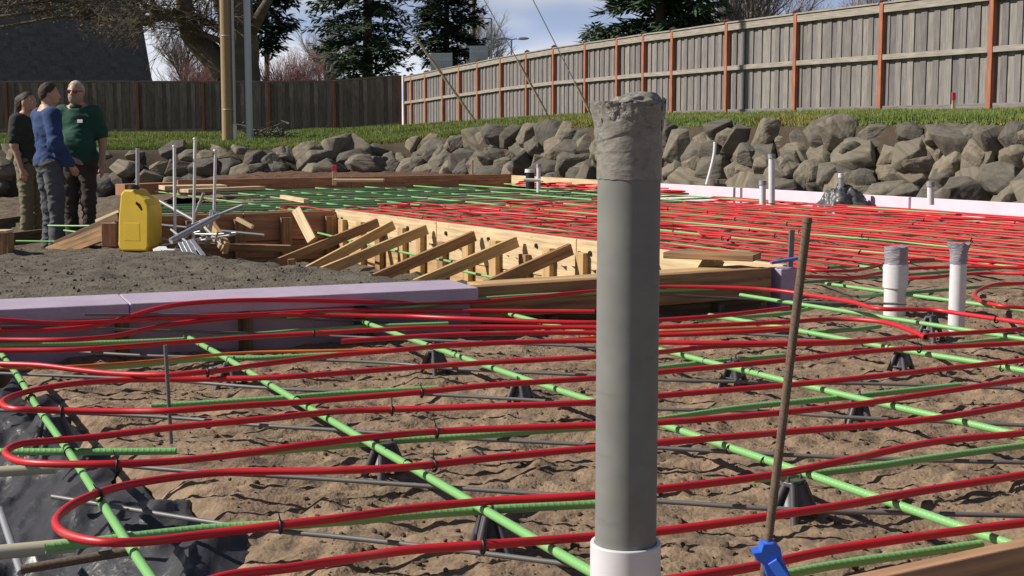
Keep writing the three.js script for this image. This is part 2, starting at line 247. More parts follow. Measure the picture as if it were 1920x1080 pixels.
structure('gravel', grid(520, 420, (u, v) => { const x = lerp(-13, 5, u), z = -lerp(3.5, 24.2, v); return V(x, pitH(x, z), z); }, inGround, groundCol), mats.ground);
structure('ground', grid(80, 60, (u, v) => { const x = lerp(-60, 30, u), z = -lerp(-40, 24.2, v); return V(x, -0.95 + 0.35 * sstep(-9, -13, x), z); }, null, () => [0.25, 0.2, 0.14]), mats.ground);
// bank behind the boulders, lawn out to the horizon
structure('bank', grid(300, 6, (u, v) => { const x = lerp(-40, 14, u), t = [0.18, 0.26, 0.33, 0.40, 0.48, 0.58, 0.85][Math.round(v * 6)]; const y = [-0.9, -0.1, 0.25, 0.5, 0.78, 0.93, 0.95][Math.round(v * 6)]; return V(x, y > 0 ? y * rimH(x) : y, -(pathZ(x) + t)); }), mats.bank);
{
  const ds = [0.6, 0.66, 0.72, 0.78, 0.86, 0.95, 1.3, 1.8, 2.5, 3.4, 4.6, 6, 8, 10, 13, 17, 22, 28, 36, 50, 80, 150, 300, 700];
  structure('lawn', grid(220, ds.length - 1, (u, v) => { const s = u * 2 - 1, i = Math.round(v * (ds.length - 1)), x = 15 * s + Math.sign(s) * Math.pow(Math.abs(s), 7) * (i > 14 ? 700 : 45), z = pathZ(clamp(x, -60, 15)) + ds[i]; return V(x, lawnH(x, z), -z); }), mats.lawn);
}

// ------------------------------------------------------------------ boulder wall
rnd = mulberry(31);
{
  const shapes = [];
  for (let k = 0; k < 14; k++) {
    const pts = []; for (let i = 0; i < 20; i++) { const a = rr(0, 6.283), y = rr(-1, 1), s = Math.sqrt(1 - y * y); const q = rr(0.88, 1.08); pts.push(V(Math.cos(a) * s * q, y * q, Math.sin(a) * s * q)); }
    let g = new ConvexGeometry(pts); g.deleteAttribute('normal');
    const P = g.attributes.position; const uv = new Float32Array(P.count * 2);
    // cut every face into four and roughen so edges are worn
    const out = []; const t = [V(), V(), V()];
    const push = (a, b, c, n) => { if (!n) { out.push(a, b, c); return; } const ab = a.clone().add(b).multiplyScalar(0.5), bc = b.clone().add(c).multiplyScalar(0.5), ca = c.clone().add(a).multiplyScalar(0.5); push(a, ab, ca, n - 1); push(ab, b, bc, n - 1); push(ca, bc, c, n - 1); push(ab, bc, ca, n - 1); };
    for (let i = 0; i < P.count; i += 3) push(V().fromBufferAttribute(P, i), V().fromBufferAttribute(P, i + 1), V().fromBufferAttribute(P, i + 2), 2);
    const pos = [], nv = [];
    for (const q of out) { const L = q.length(), k2 = 1 + 0.09 * fbm(q.x * 1.8 + k * 3, q.y * 1.8, q.z * 1.8, 4); const m = Math.min(1, 1.0 / L); const s = lerp(1, m, 0.5) * k2; pos.push(q.x * s, q.y * s, q.z * s); nv.push(q.x * 0.45 + q.z * 0.2, q.y * 0.45 + q.z * 0.25); }
    g = new THREE.BufferGeometry(); g.setAttribute('position', new THREE.Float32BufferAttribute(pos, 3)); g.setAttribute('uv', new THREE.Float32BufferAttribute(nv, 2));
    // soften normals a little: half facet, half smooth
    g.computeVertexNormals(); const flat = g.attributes.normal.array.slice(); const gm = mergeVertices((() => { const q = g.clone(); q.deleteAttribute('normal'); q.deleteAttribute('uv'); return q; })(), 1e-3); gm.computeVertexNormals(); const sm = gm.toNonIndexed().attributes.normal.array;
    const nn = new Float32Array(flat.length); for (let i = 0; i < flat.length; i += 3) { const x = flat[i] * 0.45 + sm[i] * 0.55, y = flat[i + 1] * 0.45 + sm[i + 1] * 0.55, z = flat[i + 2] * 0.45 + sm[i + 2] * 0.55, L = Math.hypot(x, y, z) || 1; nn[i] = x / L; nn[i + 1] = y / L; nn[i + 2] = z / L; }
    g.setAttribute('normal', new THREE.BufferAttribute(nn, 3)); shapes.push(g);
  }
  const base = V(0, 0, -20), wall = thing('boulder_wall', 'retaining wall of piled grey-brown boulders below the lawn and fence', 'rock wall', base);
  let n = 0, x = -9.4;
  const put = (x, t, y, sx, sy, sz) => { const m = shade(new THREE.Mesh(shapes[Math.floor(rnd() * 14)], mats.rocks[Math.floor(rnd() * 4)])); m.name = n ? 'boulder_' + String(n).padStart(3, '0') : 'boulder'; n++; m.position.set(x - base.x, y - base.y, -(pathZ(x) + t) - base.z); m.rotation.set(rr(-0.5, 0.5), rr(0, 6.28), rr(-0.55, 0.55)); m.scale.set(sx, sy, sz); wall.add(m); };
  while (x < 6.3) {
    const slope = x > 0 ? 2.0 : x > -2 ? 1.35 : 1.0, H = rimH(x), bot = lerp(-0.35, -0.06, sstep(-6, -3.5, x)), rows = x > -1.5 ? 4 : x > -4.5 ? 3 : 3;
    const w0 = rr(0.36, 0.5) * lerp(1, 0.9, sstep(2, 5, x));
    for (let k = 0; k < rows; k++) { const f = (k + 0.5) / rows, big = k === 0 ? 1.12 : k === rows - 1 ? 1.0 : 1; const s = rr(0.7, 1.3) * big * (x < -2 ? 0.27 : lerp(0.26, 0.225, sstep(1.5, 5, x))); put(x + rr(-0.5, 0.5) * w0 / slope + (k % 2 ? 0.5 * w0 / slope : 0), 0.10 + 0.62 * f + rr(-0.06, 0.08), bot + (H - bot) * f * 0.90 + rr(-0.05, 0.05), s * rr(0.9, 1.5), s * rr(0.68, 0.98), s * rr(0.85, 1.1)); }
    x += w0 / slope * (x < -2 ? 0.82 : 0.68);
  }
  // loose stones on the lawn rim and at the foot
}

// ------------------------------------------------------------------ grass: one mass of blades along the lawn
rnd = mulberry(5);
{
  const blades = (k) => { const pos = []; for (let i = 0; i < 7; i++) { const a = rr(0, 6.28), l = rr(0.05, 0.13) * k, bx = rr(-0.07, 0.07), bz = rr(-0.07, 0.07), w = 0.008, dx = Math.cos(a), dz = Math.sin(a), lean = rr(0.01, 0.05); pos.push(bx - dz * w, 0, bz + dx * w, bx + dz * w, 0, bz - dx * w, bx + dx * lean, l, bz + dz * lean); } const g = new THREE.BufferGeometry(); g.setAttribute('position', new THREE.Float32BufferAttribute(pos, 3)); g.setAttribute('uv', new THREE.Float32BufferAttribute(new Array(pos.length / 3 * 2).fill(0), 2)); g.computeVertexNormals(); return g; };
  const N = 60000, im = shade(new THREE.InstancedMesh(blades(1), mats.grass[1], N)), m = new THREE.Matrix4(), q = new THREE.Quaternion(), c = new THREE.Color();
  for (let i = 0; i < N; i++) {
    const x = rr(-11, 7), t = 0.66 + 20 * Math.pow(rnd(), 2.2), z = pathZ(x) + t; const s = rr(0.4, 0.85) * (1 + 0.6 * noise(x * 0.8, z * 0.8, 3)) * (x > 1.5 ? 0.75 : 1);
    q.setFromAxisAngle(Y, rr(0, 6.28)); m.compose(V(x, lawnH(x, z) - 0.01, -z), q, V(s, s, s)); im.setMatrixAt(i, m);
    const dry = sstep(0.05, 0.45, noise(x * 0.6 + 4, z * 0.6, 8) + 0.3 * noise(x * 3, z * 3, 2) + (x > 2 ? 0.12 : 0)); c.setRGB(lerp(1, 1.75, dry), lerp(1, 1.15, dry), lerp(1, 1.4, dry)); im.setColorAt(i, c);
  }
  im.name = 'grass'; tag(im, 'uneven green and dry grass on the lawn above the boulders', 'grass', null, 'stuff'); scene.add(im);
}
// loose clods and pebbles on the sand and gravel
{
  const g = new THREE.IcosahedronGeometry(1, 1); const P = g.attributes.position; for (let i = 0; i < P.count; i++) { const k = 1 + 0.35 * fbm(P.getX(i) * 1.4, P.getY(i) * 1.4, P.getZ(i) * 1.4, 2); P.setXYZ(i, P.getX(i) * k, P.getY(i) * k * 0.75, P.getZ(i) * k); } g.computeVertexNormals();
  const mk = (name, label, N, mat, f) => { const im = shade(new THREE.InstancedMesh(g, mat, N)), m = new THREE.Matrix4(), q = new THREE.Quaternion(), e = new THREE.Euler(); for (let i = 0; i < N; i++) { const [p, s] = f(); e.set(rr(0, 6), rr(0, 6), rr(0, 6)); q.setFromEuler(e); m.compose(p, q, V(s, s, s)); im.setMatrixAt(i, m); } im.name = name; tag(im, label, name.replace('_', ' '), null, 'stuff'); scene.add(im); };
  mk('sand_clods', 'small crumbs and clods of brown sand scattered under the tubing', 4000, mats.sand, () => { let x, z, p, b; do { z = -lerp(1.6, 6.4, Math.pow(rnd(), 1.5)); x = rr(-0.45, 0.45) * -z; [p, b] = toSlab(x, z); } while (!(p > 1.6 && p < 4.8 && b > 0.95)); const s = 0.002 + 0.007 * Math.pow(rnd(), 4); return [V(x, sandH(x, z) + s * 0.2, z), s]; });
  mk('gravel_stones', 'loose grey-brown pebbles on the gravel behind the foam board', 3500, mats.rocks[2], () => { let x, z, p, b; do { z = -rr(5, 13); x = rr(-4.5, 0.9); [p, b] = toSlab(x, z); } while (!(p > 5.25 && p < 10.3 && b < 4.2)); const s = 0.003 + 0.008 * Math.pow(rnd(), 3); return [V(x, pitH(x, z) + s * 0.2, z), s]; });
}

// ------------------------------------------------------------------ fences
rnd = mulberry(11);
function fenceRun(name, label, posts, ground, H, boardMats, opt) {
  // posts: points on the ground along the run; boards are hung on the far side of the rails
  const mid = posts[Math.floor(posts.length / 2)], f = thing(name, label, 'fence', V(mid.x, ground(mid), mid.z));
  const shared = {}; let boardsFar = [], capN = 0;
  posts.forEach((p, i) => {
    const y = ground(p), top = y + H + 0.06 + (opt.postUp || 0);
    part('post', plank(V(p.x, y - 0.05, p.z), V(p.x, top, p.z), 0.092, 0.092, opt.face), opt.caps ? mats.fencePost : mats.fencePostDark, f);
    if (opt.caps) { const c = new THREE.CylinderGeometry(0.02, 0.1, 0.05, 4); c.rotateY(Math.PI / 4 + opt.turn); c.translate(p.x, top + 0.028, p.z); part('post_cap', c, mats.postCap, f); }
    if (!i) return;
    const a = posts[i - 1], b = p, ya = ground(a), yb = ground(b), dir = V(b.x - a.x, 0, b.z - a.z).normalize(), back = V(-dir.z, 0, dir.x); if (back.dot(opt.face) > 0) back.negate();
    const A = a.clone().addScaledVector(dir, 0.054), B = b.clone().addScaledVector(dir, -0.054);
    const lvl = (q, yq, h) => V(q.x, yq + h, q.z);
    for (const [h, w, d] of opt.caps ? [[H - 0.06, 0.035, 0.13], [H * 0.53, 0.04, 0.088]] : [[H - 0.03, 0.035, 0.06]]) { part('rail', plank(lvl(A, ya, h).addScaledVector(back, -0.018), lvl(B, yb, h).addScaledVector(back, -0.018), w, d), opt.caps ? mats.fenceRail : mats.fenceRailDark, f); }
    part('bottom_rail', plank(lvl(A, ya, 0.12).addScaledVector(back, 0.012), lvl(B, yb, 0.12).addScaledVector(back, 0.012), 0.04, 0.088), boardMats[1], f);
    if (opt.caps) part('cap_rail', plank(lvl(A, ya, H + 0.03).addScaledVector(back, 0.01), lvl(B, yb, H + 0.03).addScaledVector(back, 0.01), 0.14, 0.03), mats.fenceRail, f);
    const L = a.distanceTo(b), n = Math.round(L / 0.145), single = opt.single(a, b);
    for (let k = 0; k < n; k++) {
      const t = (k + 0.5) / n, q = a.clone().lerp(b, t), yq = lerp(ya, yb, t), off = (k % 2 ? 0.062 : 0.041) + rr(-0.003, 0.003);
      q.addScaledVector(back, off); const lo = yq + 0.02 + rr(-0.015, 0.015), hi = yq + H - 0.02;
      const w = k % 2 ? L / n + 0.06 : L / n - 0.012 + rr(-0.006, 0.006);
      const g = plank(V(q.x, lo, q.z), V(q.x, hi, q.z), w, 0.018, back);
      if (single) part('board', g, boardMats[Math.floor(rnd() * boardMats.length)], f); else boardsFar.push([g, k]);
    }
  });
  if (boardsFar.length) for (let s = 0; s < 3; s++) { const l = boardsFar.filter((_, i) => i % 3 === s).map(x => x[0]); if (l.length) { const m = part('board', merge(l), boardMats[s], f); m.userData.kind = 'stuff'; } }
  return f;
}
{
  // right-hand fence: two straight stretches; posts where the photograph shows them
  const L1 = [V(9.6, 0, -16.0), V(7.28, 0, -21.3), V(6.19, 0, -23.5), V(5.2, 0, -25.7), V(4.27, 0, -27.85), V(3.44, 0, -30)];
  const P = (px, A, B) => { const k = (px - 960) / F, t = (k * -A.z - A.x) / ((B.x - A.x) + k * (B.z - A.z)); return A.clone().lerp(B, t); };
  const A = V(3.44, 0, -30), B = V(-3.75, 0, -49);
  const rest = [1205, 1156, 1097, 1038, 988, 940, 897, 863, 832, 800, 774].map(px => P(px, A, B)); rest.push(B.clone());
  const posts = [...L1, ...rest];
  const face = V(-0.915, 0, 0.4).normalize();
  fenceRun('plank_fence', 'tall weathered grey plank fence with red-brown posts along the right', posts, p => lawnH(p.x, -p.z) - 0.0, 1.83, mats.fenceGrey, { face, caps: true, turn: Math.atan2(0.4, 0.915), single: (a, b) => a.z > -31.5 });
  const back = []; for (let k = 0; k < 10; k++) back.push(V(-3.85 - 0.06 - 2.3 * k, 0, -49));
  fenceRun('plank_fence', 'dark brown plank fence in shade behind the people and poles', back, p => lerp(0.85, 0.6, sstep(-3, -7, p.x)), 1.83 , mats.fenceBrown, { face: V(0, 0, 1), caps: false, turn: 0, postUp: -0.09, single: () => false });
}

// ------------------------------------------------------------------ building behind the back fence
{
  const z0 = 0, xr = 0, xl = -34, d = 14, y0 = 0.5, y1 = 2.9, y2 = 10.5, inset = 0.95;        // in the building's own axes, from its front right corner
  const t = thing('building', 'large building with steep dark slate roof behind the back fence', 'building', V(0, 0, 0));
  const wl = new THREE.BoxGeometry(xr - xl - 0.6, y1 - y0, d); wl.translate((xr + xl) / 2, (y0 + y1) / 2, z0 - d / 2 - 0.3); part('wall', wl, mats.siding, t);
  const P = [V(xl, y1, z0 + 0.3), V(xr, y1, z0 + 0.3), V(xr, y1, z0 - d - 0.3), V(xl, y1, z0 - d - 0.3), V(xl + inset, y2, z0 - inset), V(xr - inset, y2, z0 - inset), V(xr - inset, y2, z0 - d + inset), V(xl + inset, y2, z0 - d + inset)];
  const quad = (a, b, c, e) => { const pos = [], uv = []; const L = a.distanceTo(b), H = a.distanceTo(e); for (const [q, u, v] of [[a, 0, 0], [b, L, 0], [c, L, H], [a, 0, 0], [c, L, H], [e, 0, H]]) { pos.push(q.x, q.y, q.z); uv.push(u, v); } const g = new THREE.BufferGeometry(); g.setAttribute('position', new THREE.Float32BufferAttribute(pos, 3)); g.setAttribute('uv', new THREE.Float32BufferAttribute(uv, 2)); g.computeVertexNormals(); return g; };
  part('roof', merge([quad(P[0], P[1], P[5], P[4]), quad(P[1], P[2], P[6], P[5]), quad(P[2], P[3], P[7], P[6]), quad(P[3], P[0], P[4], P[7]), quad(P[4], P[5], P[6], P[7]), quad(P[3], P[2], P[1], P[0])]), mats.roof, t);
  for (const [i, j] of [[1, 5], [0, 4], [5, 6]]) part('hip_trim', rod(P[i], P[j], 0.07), mats.roof, t);
  for (let k = 0; k < 6; k++) { const w = new THREE.BoxGeometry(1.5, 1.1, 0.08); w.translate(xl + 4 + k * 4.4, 1.75, z0 - 0.29); part('window', w, mats.glass, t); }
  t.position.set(-19.55, 0, -76); t.rotation.y = 0.36;
}

// ------------------------------------------------------------------ trees
function branchTree(o, rng) {   // bare tree: trunk geometry list and twig geometry list
  const limbs = [], twigs = [];
  const R = (a, b) => a + (b - a) * rng();
  function grow(a, dir, len, r, lv) {
    const n = lv > 2 ? 3 : 2; let p = a.clone(), d = dir.clone();
    for (let i = 0; i < n; i++) {
      d.add(V(R(-1, 1), R(-0.5, 0.9) * o.up, R(-1, 1)).multiplyScalar(o.wander)).normalize();
      const q = p.clone().addScaledVector(d, len / n), r0 = r * (1 - 0.35 * i / n), r1 = r * (1 - 0.35 * (i + 1) / n);
      (lv >= o.levels - 1 ? limbs : twigs).push(rod(p, q, r0, r1, lv > 2 ? 7 : lv > 1 ? 5 : 3, false)); p = q;
      if (lv > 0 && (i > 0 || lv < o.levels)) { const kids = lv > 2 ? 2 : o.kids; for (let k = 0; k < kids; k++) { const s = d.clone().add(V(R(-1, 1), R(-0.4, 0.8), R(-1, 1)).multiplyScalar(o.spread)).normalize(); grow(q, s, len * R(0.5, 0.78), r1 * R(0.45, 0.7), lv - 1); } }
    }
    if (lv > 0) grow(p, d, len * 0.75, r * 0.6, lv - 1);
  }
  grow(o.base, o.dir || V(0, 1, 0), o.len, o.r, o.levels);
  return { limbs, twigs };
}
function bareTree(name, label, cat, group, o, seed, mt, mw) {
  const { limbs, twigs } = branchTree(o, mulberry(seed)); const t = thing(name, label, cat, o.base, group);
  part('trunk', merge(limbs), mt, t); part('crown', merge(twigs), mw, t); return t;
}
function conifer(label, px, depth, height, width, seed, mat, opt = {}) {
  const r = mulberry(seed), R = (a, b) => a + (b - a) * r(), base = V((px - 960) / F * depth, opt.y ?? 0.6, -depth);
  const t = thing('conifer_tree', label, 'tree', base), pos = [];
  part('trunk', rod(base, base.clone().add(V(0.1, height * 0.97, 0)), width * 0.055, 0.03, 9), mats.bark, t);
  const boughs = [];
  const spray = (c, d, l, w) => { const s = V(-d.z, R(-0.5, 0.5), d.x).normalize().multiplyScalar(w), e = c.clone().addScaledVector(d, l); const m = c.clone().addScaledVector(d, l * 0.45); pos.push(c.x, c.y, c.z, m.x + s.x, m.y + s.y, m.z + s.z, e.x, e.y, e.z, c.x, c.y, c.z, e.x, e.y, e.z, m.x - s.x, m.y - s.y, m.z - s.z); };
  const n = opt.whorls || 46;
  for (let i = 0; i < n; i++) {
    const f = (i + R(-0.4, 0.4)) / n, y = lerp(opt.low ?? 0.1, 0.985, f) * height, prof = Math.pow(1 - f, opt.pow || 0.8) * (0.35 + 0.65 * sstep(0, 0.16, f));
    for (let k = 0; k < 6; k++) {
      if (r() < (opt.gap ?? 0.12)) continue;
      const a = R(0, 6.283), L = width / 2 * prof * R(0.6, 1.15) + 0.15, dx = Math.cos(a), dz = Math.sin(a), droop = R(0.1, 0.4), steps = Math.max(3, Math.round(L / 0.17));
      let last = base.clone().add(V(0, y, 0));
      for (let s = 1; s <= steps; s++) {
        const u = s / steps, c = base.clone().add(V(dx * L * u, y - droop * L * u * u + 0.12 * L * u * u * u + R(-0.16, 0.12), dz * L * u));
        if (s % 2 === 0 || s === steps) { boughs.push(rod(last, c, 0.025 * (1 - u) + 0.006, 0.02 * (1 - u) + 0.005, 3, false)); last = c; }
        if (u < 0.15) continue;
        const m = opt.dense || 5;
        for (let j = 0; j < m; j++) { const side = j % 2 ? 1 : -1, w = R(0.4, 1.3) * side, d = V(dx * R(0.4, 1) - dz * w, R(-0.75, 0.35), dz * R(0.4, 1) + dx * w).normalize(); spray(c.clone().add(V(R(-0.06, 0.06), R(-0.06, 0.06), R(-0.06, 0.06))), d, R(0.22, 0.6), R(0.035, 0.085)); }
      }
    }
  }
  part('branches', merge(boughs), mats.bark, t);
  const g = new THREE.BufferGeometry(); g.setAttribute('position', new THREE.Float32BufferAttribute(pos, 3)); g.setAttribute('uv', new THREE.Float32BufferAttribute(new Float32Array(pos.length / 3 * 2), 2)); g.computeVertexNormals();
  part('crown', g, mat, t); return t;
}
// the old oak behind the poles: explicit trunk and limbs, then twigs
{
  const D = 56, P = (x, y, dz = 0) => atDepth(x, y, D + dz), base = P(452, 262); base.y = 0.6;
  const t = thing('oak_tree', 'huge bare oak with a mossy dark trunk behind the wooden pole', 'tree', base);
  const limb = (pts, r0, r1, rad = 10) => { const c = new THREE.CatmullRomCurve3(pts), n = pts.length * 8, g = new THREE.TubeGeometry(c, n, 1, rad, false), p = g.attributes.position; for (let i = 0; i <= n; i++) { const ce = c.getPointAt(i / n), r = lerp(r0, r1, i / n); for (let j = 0; j <= rad; j++) { const k = i * (rad + 1) + j, q = V().fromBufferAttribute(p, k).sub(ce); q.multiplyScalar(r * (1 + 0.13 * noise(q.x * 2 + i * 0.3, q.y * 2 + q.z * 2, 4))).add(ce); p.setXYZ(k, q.x, q.y, q.z); } } g.computeVertexNormals(); return g; };
  const trunkPts = [base.clone().add(V(0, -0.3, 0)), P(452, 200), P(450, 130), P(446, 60), P(440, 0), P(436, -80), P(430, -200)];
  const limbs = [[P(425, 140), P(392, 100), P(362, 70), P(352, 40, -0.5), P(345, 5, -1), P(340, -60, -1)], [P(358, 66), P(335, 38, 1), P(305, 30, 1.5), P(272, 40, 2), P(215, 38, 3), P(150, 32, 4)], [P(350, 30), P(330, 22, -1), P(298, 30, -2), P(270, 8, -2), P(245, -25, -3)], [P(420, 80), P(398, 70, -1), P(372, 62, -1)], [P(410, 55), P(380, 38), P(345, 18)], [P(470, 60), P(492, 20, -1), P(520, -30, -1)], [P(415, 20), P(405, -20), P(390, -90)], [P(300, 30), P(282, -5), P(270, -40)]];
  const rs = [[0.55, 0.26], [0.27, 0.07], [0.17, 0.08], [0.14, 0.1], [0.18, 0.1], [0.28, 0.14], [0.25, 0.14], [0.13, 0.06]];
  part('trunk', limb(trunkPts, 0.9, 0.52, 14), mats.bark, t);
  limbs.forEach((l, i) => part('limb', limb(l, rs[i][0], rs[i][1], 8), mats.bark, t));
  const r = mulberry(77), tw = [], leaves = [];
  const R = (a, b) => a + (b - a) * r();
  const sprig = (a, d, L, rad, lv) => { let p = a.clone(); for (let i = 0; i < 3; i++) { d.add(V(R(-0.4, 0.4), R(-0.35, 0.3), R(-0.4, 0.4))).normalize(); const q = p.clone().addScaledVector(d, L / 3); tw.push(rod(p, q, rad * (1 - i * 0.2), rad * (0.8 - i * 0.2), 3, false)); p = q; if (lv > 0) for (let k = 0; k < 2; k++) sprig(p, d.clone().add(V(R(-1, 1), R(-0.8, 0.5), R(-1, 1))).normalize(), L * R(0.45, 0.7), rad * 0.55, lv - 1); else if (leafy && r() < 0.8) for (let k = 0; k < 1; k++) leaves.push(p.clone().add(V(R(-0.2, 0.2), R(-0.25, 0.1), R(-0.2, 0.2)))); } };
  let leafy = false;
  for (const l of limbs.slice(0, 5)) { const c = new THREE.CatmullRomCurve3(l); for (let i = 0; i < 12; i++) sprig(c.getPoint(R(0.25, 1)), V(R(-1, 0.6), R(-0.2, 1), R(-1, 1)).normalize(), R(1.0, 2.6), 0.034, 2); }
  leafy = true;                                                       // the low spray at the upper left still holds its brown leaves
  for (let i = 0; i < 50; i++) { const x = R(-60, 270), yb = 66 - 46 * Math.pow(Math.max(0, x) / 270, 1.2); sprig(P(x, R(-60, yb - 26), R(-3, 3)), V(R(-1, 0.4), R(-0.5, 0.3), R(-0.6, 0.6)).normalize(), R(0.7, 1.3), 0.03, 2); }
  for (let k = 0; k < 4; k++) part('limb', limb([P(190, 36, 3), P(120, 10 + 14 * k - 20, 2), P(40, -10 + 18 * k, k - 1), P(-60, -5 + 22 * k, k - 1)], 0.08, 0.04, 6), mats.bark, t);
  part('crown', merge(tw), mats.twigBrown, t);
  const pos = []; for (const q of leaves) { const a = R(0, 6.28), s = R(0.04, 0.09), d = V(Math.cos(a), R(-1, 0.2), Math.sin(a)).normalize().multiplyScalar(s), e = V(-d.z, R(-0.03, 0.03), d.x).multiplyScalar(0.6); pos.push(q.x, q.y, q.z, q.x + d.x + e.x, q.y + d.y + e.y, q.z + d.z + e.z, q.x + d.x * 2, q.y + d.y * 2, q.z + d.z * 2, q.x, q.y, q.z, q.x + d.x * 2, q.y + d.y * 2, q.z + d.z * 2, q.x + d.x - e.x, q.y + d.y - e.y, q.z + d.z - e.z); }
  const g = new THREE.BufferGeometry(); g.setAttribute('position', new THREE.Float32BufferAttribute(pos, 3)); g.computeVertexNormals(); g.setAttribute('uv', new THREE.Float32BufferAttribute(new Float32Array(pos.length / 3 * 2), 2)); const lf = part('leaves', g, mats.leafBrown, t); lf.userData.kind = 'stuff';
}
conifer('broad ragged dark fir with sky gaps, left of the two tall conifers', 692, 66, 17, 5.4, 3, mats.needle[0], { low: 0.13, gap: 0.2, pow: 0.5, whorls: 64, dense: 8 });
conifer('narrow very dark conifer beside the pale sign backs', 838, 74, 19, 3.7, 8, mats.needle[1], { low: 0.15, gap: 0.05, pow: 0.42, whorls: 78, dense: 9 });
conifer('bushy dark evergreen rising behind the right-hand plank fence', 1232, 44, 11, 4.1, 15, mats.needle[0], { low: 0.08, gap: 0.05, pow: 0.5, whorls: 66, dense: 9 });
conifer('small dark evergreen showing to the right of the oak trunk', 505, 62, 13, 2.6, 21, mats.needle[1], { low: 0.28, gap: 0.15, pow: 0.5, whorls: 50, dense: 7 });
conifer('little evergreen tip just above the fence, left of the bushy evergreen', 1110, 52, 4.1, 2.0, 24, mats.needle[0], { low: 0.05, whorls: 20 });
{
  const T = (name, label, cat, px, dep, o, seed, mt, mw) => bareTree(name, label, cat, null, { base: V((px - 960) / F * dep, 0.6, -dep), levels: 5, wander: 0.22, spread: 0.8, up: 0.5, kids: 2, ...o }, seed, mt, mw);
  T('bare_tree', 'pale leafless tree in the gap between dark roof and oak trunk', 'tree', 345, 92, { len: 2.9, r: 0.24, levels: 5, kids: 2 }, 41, mats.twigGrey, mats.twigGrey);
  T('bare_tree', 'grey leafless tree low down between red bush and broad fir', 'tree', 585, 84, { len: 2.5, r: 0.21, levels: 5, kids: 2 }, 44, mats.twigGrey, mats.twigGrey);
  T('bare_tree', 'leafless tree just right of the narrow dark conifer', 'tree', 905, 100, { len: 3.2, r: 0.21, levels: 5, kids: 2 }, 48, mats.twigGrey, mats.twigGrey);
  T('bare_tree', 'distant round leafless tree above the fence near the guy wires', 'tree', 1082, 110, { len: 1.7, r: 0.15, levels: 5, kids: 2 }, 52, mats.twigGrey, mats.twigGrey);
  T('bare_tree', 'leafless tree with a dark double stem right of the bushy evergreen', 'tree', 1372, 46, { len: 2.3, r: 0.14, levels: 5, kids: 2 }, 55, mats.twigGrey, mats.twigGrey);
  T('bare_tree', 'wide leafless tree whose twigs top the fence beside the leaning twigs', 'tree', 1470, 50, { len: 2.2, r: 0.18, levels: 5, kids: 2, spread: 1.0 }, 58, mats.twigGrey, mats.twigGrey);
  T('bare_tree', 'leafless tree farthest right above the plank fence', 'tree', 1590, 52, { len: 2.2, r: 0.18, levels: 5, kids: 2, spread: 1.0 }, 61, mats.twigGrey, mats.twigGrey);
  // reddish bush: many stems from one root
  for (const [px, dep, s, label] of [[545, 58, 71, 'reddish leafless bush over the back fence right of the oak'], [395, 62, 74, 'pinkish leafless bush just left of the wooden pole']]) {
    const base = V((px - 960) / F * dep, 0.6, -dep), t = thing('red_bush', label, 'bush', base), stems = [], tw = []; const rg = mulberry(s);
    for (let k = 0; k < 22; k++) { const a = k / 22 * 6.28, e = 0.25 + 0.35 * (k % 3), o = branchTree({ base, dir: V(Math.cos(a) * e, 1, Math.sin(a) * e).normalize(), len: 1.35, r: 0.045, levels: 3, wander: 0.25, spread: 0.7, up: 0.6, kids: 3 }, rg); stems.push(...o.limbs); tw.push(...o.twigs); }
    part('stems', merge(stems), mats.twigRed, t); part('crown', merge(tw), mats.twigRed, t);
  }
}

